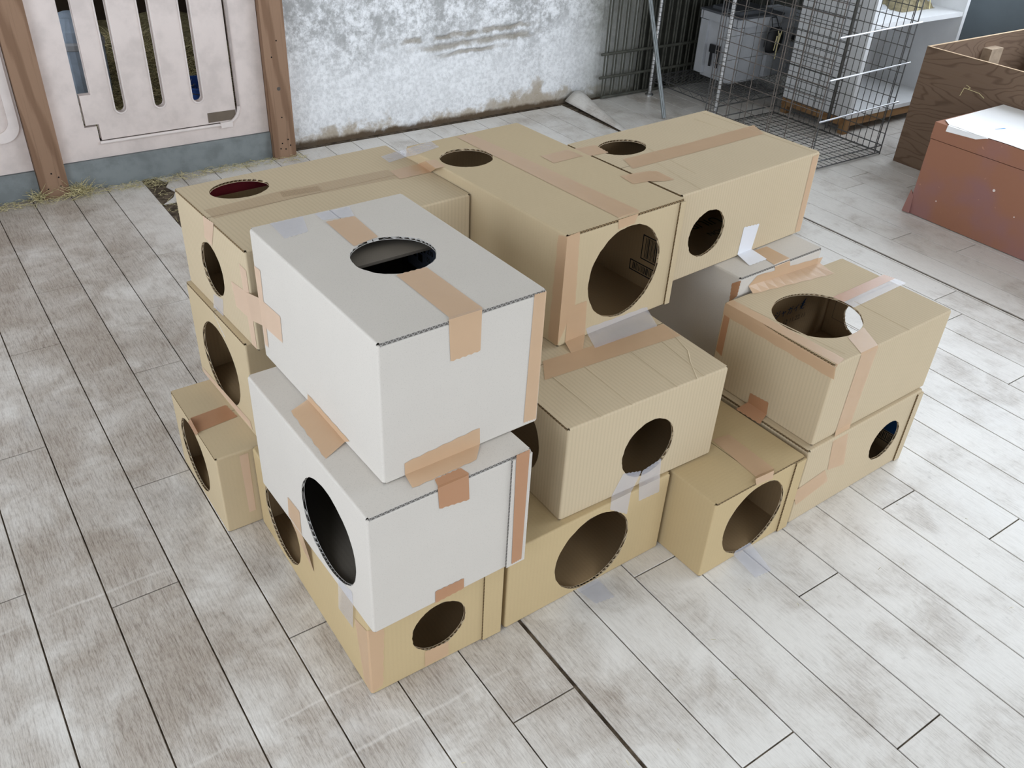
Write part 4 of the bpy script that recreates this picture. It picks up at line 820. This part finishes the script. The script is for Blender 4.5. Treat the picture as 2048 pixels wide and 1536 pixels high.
def make_box(key, label, skin='tan', seam='y', group='cardboard boxes of the stacked pile', strip=None, creases=(), inner=None):
    x, y, a, w, d, h, z = BOXES[key]
    root = empty('cardboard_box', (x, y, z), a, label, 'box', group)
    gr = skin == 'grey'
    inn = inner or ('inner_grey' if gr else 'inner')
    edge = 'edge_grey' if gr else 'edge'
    hs = {f: [] for f in 'LRFKTB'}
    for (kk, f), v in HOLES.items():
        if kk == key: hs[f].append(tuple(v))
    loops = {f: [ellipse(q) for q in hs[f]] for f in hs}
    body = MB()
    ends = 'FK' if seam == 'y' else 'LR'
    for f in 'LRFK':
        fr = FACES[f](w, d, h); W, Hh = fr[4], fr[5]
        top = Hh - RR - (TH if f in ends else 0.0)
        rect = [(RR, RR), (W - RR, RR), (W - RR, top), (RR, top)]
        put_panel(body, fr, holed(rect, loops[f]), 0.0, 0, True, False)
        rin = [(TH, TH), (W - TH, TH), (W - TH, Hh - TH), (TH, Hh - TH)]
        put_panel(body, fr, holed(rin, loops[f]), TH, 1, True, True)
        # folded edge over the top of this wall
        O, U, V, N = fr[:4]; zt = top
        for k in range(4):
            t0, t1 = math.pi / 2 * k / 4, math.pi / 2 * (k + 1) / 4
            q = lambda u, t: O + U * u + V * (zt + RR * math.sin(t)) - N * (RR - RR * math.cos(t))
            pts = [q(RR, t0), q(W - RR, t0), q(W - RR, t1), q(RR, t1)]
            uv = [(RR, 0), (W - RR, 0), (W - RR, 0.002), (RR, 0.002)]
            right = U.cross(V).dot(N) > 0
            body.face(pts if right else pts[::-1], 0, uv if right else uv[::-1], True)
            q2 = lambda u, t: O + U * u + V * (RR - RR * math.sin(t)) - N * (RR - RR * math.cos(t))
            pts = [q2(RR, t1), q2(W - RR, t1), q2(W - RR, t0), q2(RR, t0)]
            body.face(pts if right else pts[::-1], 0, uv if right else uv[::-1], True)
    for cx, cy, sx, sy in ((0, 0, -1, -1), (w, 0, 1, -1), (w, d, 1, 1), (0, d, -1, 1)):
        ox, oy = cx - sx * RR, cy - sy * RR
        t00 = math.atan2(sy, sx) - math.pi / 4
        for k in range(4):
            t0, t1 = t00 + math.pi / 2 * k / 4, t00 + math.pi / 2 * (k + 1) / 4
            P = lambda t, zz: (ox + RR * math.cos(t), oy + RR * math.sin(t), zz)
            zt = h - RR
            body.face([P(t0, RR), P(t1, RR), P(t1, zt), P(t0, zt)], 0, [(0, 0)] * 4, True)
            body.face([P(t0, zt), P(t1, zt), (ox, oy, h - TH * .6)], 0, [(0, 0)] * 3, True)
    fr = FACES['B'](w, d, h)
    put_panel(body, fr, holed([(RR, RR), (w - RR, RR), (w - RR, d - RR), (RR, d - RR)], []), 0.0, 0, True, False)
    put_panel(body, fr, holed([(TH, TH), (w - TH, TH), (w - TH, d - TH), (TH, d - TH)], []), TH, 1, True, True)
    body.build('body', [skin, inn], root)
    # the two top flaps that meet at the taped seam
    fr = FACES['T'](w, d, h); O, U, V, N = fr[:4]
    if seam == 'y':
        rect = [(RR, 0.0005), (w - RR, 0.0005), (w - RR, d - 0.0005), (RR, d - 0.0005)]; mid = w / 2; ax = 0
    else:
        rect = [(0.0005, RR), (w - 0.0005, RR), (w - 0.0005, d - RR), (0.0005, d - RR)]; mid = d / 2; ax = 1
    for sgn in (-1, 1):
        fl = MB(); tris = holed(rect, loops['T'], (ax, mid + sgn * 0.0008, -sgn))
        put_panel(fl, fr, tris, 0.0, 0, seam != 'y', False); put_panel(fl, fr, tris, TH, 1, seam != 'y', True)
        lo, hi = (RR, mid - 0.0008) if sgn < 0 else (mid + 0.0008, (w if ax == 0 else d) - RR)
        for e in (0, 1):
            if ax == 0: c = [(lo, rect[0][1] if e == 0 else rect[2][1]), (hi, rect[0][1] if e == 0 else rect[2][1])]
            else: c = [(rect[0][0] if e == 0 else rect[2][0], lo), (rect[0][0] if e == 0 else rect[2][0], hi)]
            p0, p1 = O + U * c[0][0] + V * c[0][1], O + U * c[1][0] + V * c[1][1]
            fl.face([p0, p1, p1 - N * TH, p0 - N * TH], 2, [(lo, 0.005), (hi, 0.005), (hi, 0), (lo, 0)])
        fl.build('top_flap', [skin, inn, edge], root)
    for f in 'LRFKT':
        for q in hs[f]:
            mb = MB(); flute_ring(mb, FACES[f](w, d, h), q, (seam != 'y') if f == 'T' else True)
            tag(mb.build('corrugated_cut_edge', ['flute_grey' if gr else 'flute', 'liner_grey' if gr else 'liner'], root), 'bare corrugated rim of the round cut-out')
    if strip:
        s0, s1 = strip; mb = MB(); t = 0.0042
        mb.box(s0, s1, -t, 0.0, 0.002, h - 0.006, 0)
        # cut edge of the overlapping strip
        mb.face([(s0 - .0002, -t, 0.002), (s0 - .0002, 0, 0.002), (s0 - .0002, 0, h - 0.006), (s0 - .0002, -t, h - 0.006)], 1, [(0, 0), (0, .005), (h, .005), (h, 0)])
        mb.build('joint_strip', [skin, edge], root)
    for (u0, v0, u1, v1) in creases:
        mb = MB(); a_ = Vector((u0, v0, h)); b_ = Vector((u1, v1, h)); dd = (b_ - a_).normalized(); n_ = Vector((-dd.y, dd.x, 0)) * 0.0022
        k = 8
        for i in range(k):
            p, q = a_.lerp(b_, i / k), a_.lerp(b_, (i + 1) / k); up = Vector((0, 0, 0.0011))
            mb.face([p - n_, q - n_, q + up, p + up], 0); mb.face([p + up, q + up, q + n_, p + n_], 0)
        mb.build('crease', [skin], root)
    # packing tape
    inv = Matrix.LocRotScale(Vector((x, y, z)), Matrix.Rotation(a, 3, 'Z').to_quaternion(), None).inverted()
    for mat, secs in TAPES.get(key, []):
        mb = MB(); S = [[inv @ Vector(p) for p in s] for s in secs]; NA = 10
        rows = []
        for i, (p, q) in enumerate(S):
            row = [p.lerp(q, k / NA) for k in range(NA + 1)]
            if i in (0, len(S) - 1):
                nb = S[1] if i == 0 else S[-2]; along = ((p + q) - (nb[0] + nb[1])).normalized()
                row = [r + along * (0.0016 if k % 2 else -0.0006) for k, r in enumerate(row)]
            rows.append(row)
        acc = 0.0
        for r0, r1 in zip(rows[:-1], rows[1:]):
            for k in range(NA): mb.face([r0[k], r0[k + 1], r1[k + 1], r1[k]], 0, [(k / NA, acc), ((k + 1) / NA, acc), ((k + 1) / NA, acc + 1), (k / NA, acc + 1)])
            acc += 1
        word = {'tan': 'tan', 'brown': 'brown', 'pink': 'pale pinkish', 'clear': 'clear', 'faint': 'faint tan', 'white': 'milky white'}[mat]
        tag(mb.build('packing_tape', ['tape_' + mat], root), word + ' packing tape')
    return root

def text_print(root, s, size, origin, xdir, ydir, mat, name='printed_lettering'):
    cu = bpy.data.curves.new(name, 'FONT'); cu.body = s; cu.size = size; cu.extrude = 0.0
    tmp = bpy.data.objects.new(name, cu); me = bpy.data.meshes.new_from_object(tmp); bpy.data.objects.remove(tmp)
    me.materials.clear(); me.materials.append(MAT[mat])
    X, Y = Vector(xdir).normalized(), Vector(ydir).normalized(); Z = X.cross(Y)
    me.transform(Matrix(((X.x, Y.x, Z.x, origin[0]), (X.y, Y.y, Z.y, origin[1]), (X.z, Y.z, Z.z, origin[2]), (0, 0, 0, 1))))
    o = bpy.data.objects.new(name, me); C.objects.link(o); o.parent = root; return o
def quads(root, name, mat, qs, label=None):
    mb = MB()
    for q in qs: mb.face(q, 0)
    return tag(mb.build(name, [mat], root), label)

BX = {}
BX['G1'] = make_box('G1', 'smallest tan cardboard box on the floor with brown tape across its top', 'tan', 'x')
BX['G2'] = make_box('G2', 'long tan cardboard box on the floor directly under the lower pale grey box', 'tan_warm', 'y', strip=(0.272, 0.320))
BX['G3'] = make_box('G3', 'floor-level tan cardboard box with large front hole, clear tape hanging onto it from above', 'tan_warm', 'x')
BX['G4'] = make_box('G4', 'floor-level tan cardboard box with clear tape running from its front hole onto the planks', 'tan_warm', 'y', strip=(0.289, 0.3255))
BX['G5'] = make_box('G5', 'tan cardboard box on the floor with a small hole showing blue print inside', 'tan_line', 'x', strip=(0.474, 0.500))
BX['S1'] = make_box('S1', 'plain tan cardboard box on the floor hidden beneath the pale grey box at the back', 'tan', 'x')
BX['S2'] = make_box('S2', 'plain tan cardboard box on the floor at the hidden middle of the pile', 'tan', 'x')
BX['S3'] = make_box('S3', 'plain tan cardboard box hidden in the middle of the pile, second from the floor', 'tan', 'x')
BX['M1'] = make_box('M1', 'second-tier tan cardboard box with one large end hole, standing on the smallest brown-taped box', 'tan', 'x')
BX['M2'] = make_box('M2', 'lower pale grey cardboard box with a large side hole and a brown taped edge strip', 'grey', 'y', strip=(0.308, 0.3545))
BX['M3'] = make_box('M3', 'tan cardboard box in the second tier with creased taped top and oval front hole', 'tan_line', 'x', creases=[(0.087, 0.001, 0.086, 0.175), (0.172, 0.001, 0.174, 0.175), (0.305, 0.001, 0.309, 0.17), (0.388, 0.001, 0.404, 0.165), (0.365, 0.001, 0.40, 0.06), (0.40, 0.06, 0.43, 0.10), (0.43, 0.10, 0.455, 0.19)])
BX['M4'] = make_box('M4', 'pale grey cardboard box with taped top squeezed under the back corner box', 'grey', 'y')
BX['M5'] = make_box('M5', 'tan cardboard box with a big round hole in its top and handwriting inside', 'tan_line', 'x', creases=[(0.30, 0.001, 0.305, 0.17), (0.06, 0.02, 0.03, 0.30)])
BX['T1'] = make_box('T1', 'long tan top-tier cardboard box with small top and end holes, red inside', 'tan_line', 'x')
BX['T2'] = make_box('T2', 'tan cardboard box on top in the middle with a big front hole and barcodes inside', 'tan', 'y', strip=(0.3605, 0.378))
BX['T3'] = make_box('T3', 'tan cardboard box on top nearest the wire cage with small top and front holes', 'tan_line', 'x', creases=[(0.14, 0.08, 0.17, 0.275), (0.071, 0.002, 0.109, 0.186), (0.489, 0.2, 0.472, 0.378), (0.5505, 0.002, 0.542, 0.40)])
BX['T4'] = make_box('T4', 'uppermost pale grey cardboard box with a round hole through its taped top', 'grey', 'y')

mb = MB(); w_, d_, h_ = BOXES['T4'][3:6]; mb.box(TH, w_ - TH, d_ - 0.219, d_ - TH, h_ - 2 * TH - 0.014, h_ - TH - 0.014)
mb.build('inner_flap', ['inner_grey'], BX['T4'])
# print and writing on the inside of the boxes
b = BX['T4']; w_, d_, h_ = BOXES['T4'][3:6]; xi = w_ - TH - 0.0008
R_ = lambda y0, y1, z0, z1, e=0.0: [(xi - e, y1, z0), (xi - e, y0, z0), (xi - e, y0, z1), (xi - e, y1, z1)]
quads(b, 'printed_panel', 'label_blue', [R_(0.20, 0.478, 0.148, 0.285)], 'pale blue printed panel on the inner wall')
quads(b, 'printed_block', 'ink', [R_(0.440, 0.470, 0.176, 0.232, .0004), R_(0.415, 0.432, 0.172, 0.190, .0004), R_(0.415, 0.432, 0.194, 0.228, .0004), R_(0.403, 0.412, 0.200, 0.214, .0004)])
text_print(b, '230', 0.016, (xi - .0006, 0.395, 0.203), (0, -1, 0), (0, 0, 1), 'ink')
text_print(b, '05', 0.014, (xi - .0006, 0.397, 0.184), (0, -1, 0), (0, 0, 1), 'ink')
b = BX['T2']; w_, d_, h_ = BOXES['T2'][3:6]; xi = w_ - TH - 0.0008
def frame_bars(y0, y1, z0, z1, n, th=0.003):
    q = [R_(y0, y1, z0, z0 + th), R_(y0, y1, z1 - th, z1), R_(y0, y0 + th, z0, z1), R_(y1 - th, y1, z0, z1)]
    yy = y0 + 0.008
    for i in range(n):
        t = random.choice((0.0012, 0.002, 0.003)); q.append(R_(yy, yy + t, z0 + 0.006, z1 - 0.005)); yy += t + random.choice((0.0014, 0.002, 0.003))
        if yy > y1 - 0.01: break
    return q
quads(b, 'printed_barcode', 'ink', frame_bars(0.040, 0.142, 0.040, 0.070, 30), 'black framed barcode printed inside')
quads(b, 'printed_barcode', 'ink', frame_bars(0.040, 0.108, 0.084, 0.152, 24), 'black framed barcode printed inside')
b = BX['G5']; w_, d_, h_ = BOXES['G5'][3:6]; xi = w_ - TH - 0.0008
quads(b, 'printed_panel', 'ink_blue', [R_(0.012, 0.20, 0.068, 0.22)], 'dark blue printed panel inside')
quads(b, 'printed_barcode', 'ink', frame_bars(0.012, 0.085, 0.031, 0.066, 24))
b = BX['M5']; w_, d_, h_ = BOXES['M5'][3:6]; yi = d_ - TH - 0.0012
text_print(b, 'ジャガイモ', 0.028, (0.225, yi, 0.125), (1, 0, -0.02), (0.02, 0, 1), 'ink_blue', 'handwriting')
text_print(b, '12-12 11.22.11', 0.022, (0.245, yi, 0.090), (1, 0, 0), (0, 0, 1), 'ink_grey', 'handwriting')
quads(b, 'ink_smear', 'ink_blue', [[(0.342, yi, 0.122), (0.352, yi, 0.130), (0.362, yi, 0.158), (0.350, yi, 0.148)]])
xi = w_ - TH - 0.0008
quads(b, 'printed_outline', 'ink_grey', [R_(0.20, 0.325, 0.061, 0.0622), R_(0.3238, 0.325, 0.061, 0.16)])
b = BX['T1']; w_, d_, h_ = BOXES['T1'][3:6]; yi = d_ - TH - 0.001
quads(b, 'printed_panel', 'ink_red', [[(0.012, yi, 0.208), (0.40, yi, 0.208), (0.40, yi, 0.238), (0.012, yi, 0.238)]], 'wine red printed band inside')
b = BX['T3']; zi = TH + 0.001
text_print(b, 'UIUB', 0.055, (0.42, 0.20, zi), (-1, 0.1, 0), (-0.1, -1, 0), 'ink_green')
text_print(b, 'OKON', 0.030, (0.40, 0.13, zi), (-1, 0.1, 0), (-0.1, -1, 0), 'ink_green')
b = BX['M2']; w_, d_, h_ = BOXES['M2'][3:6]; xi = w_ - TH - 0.0008
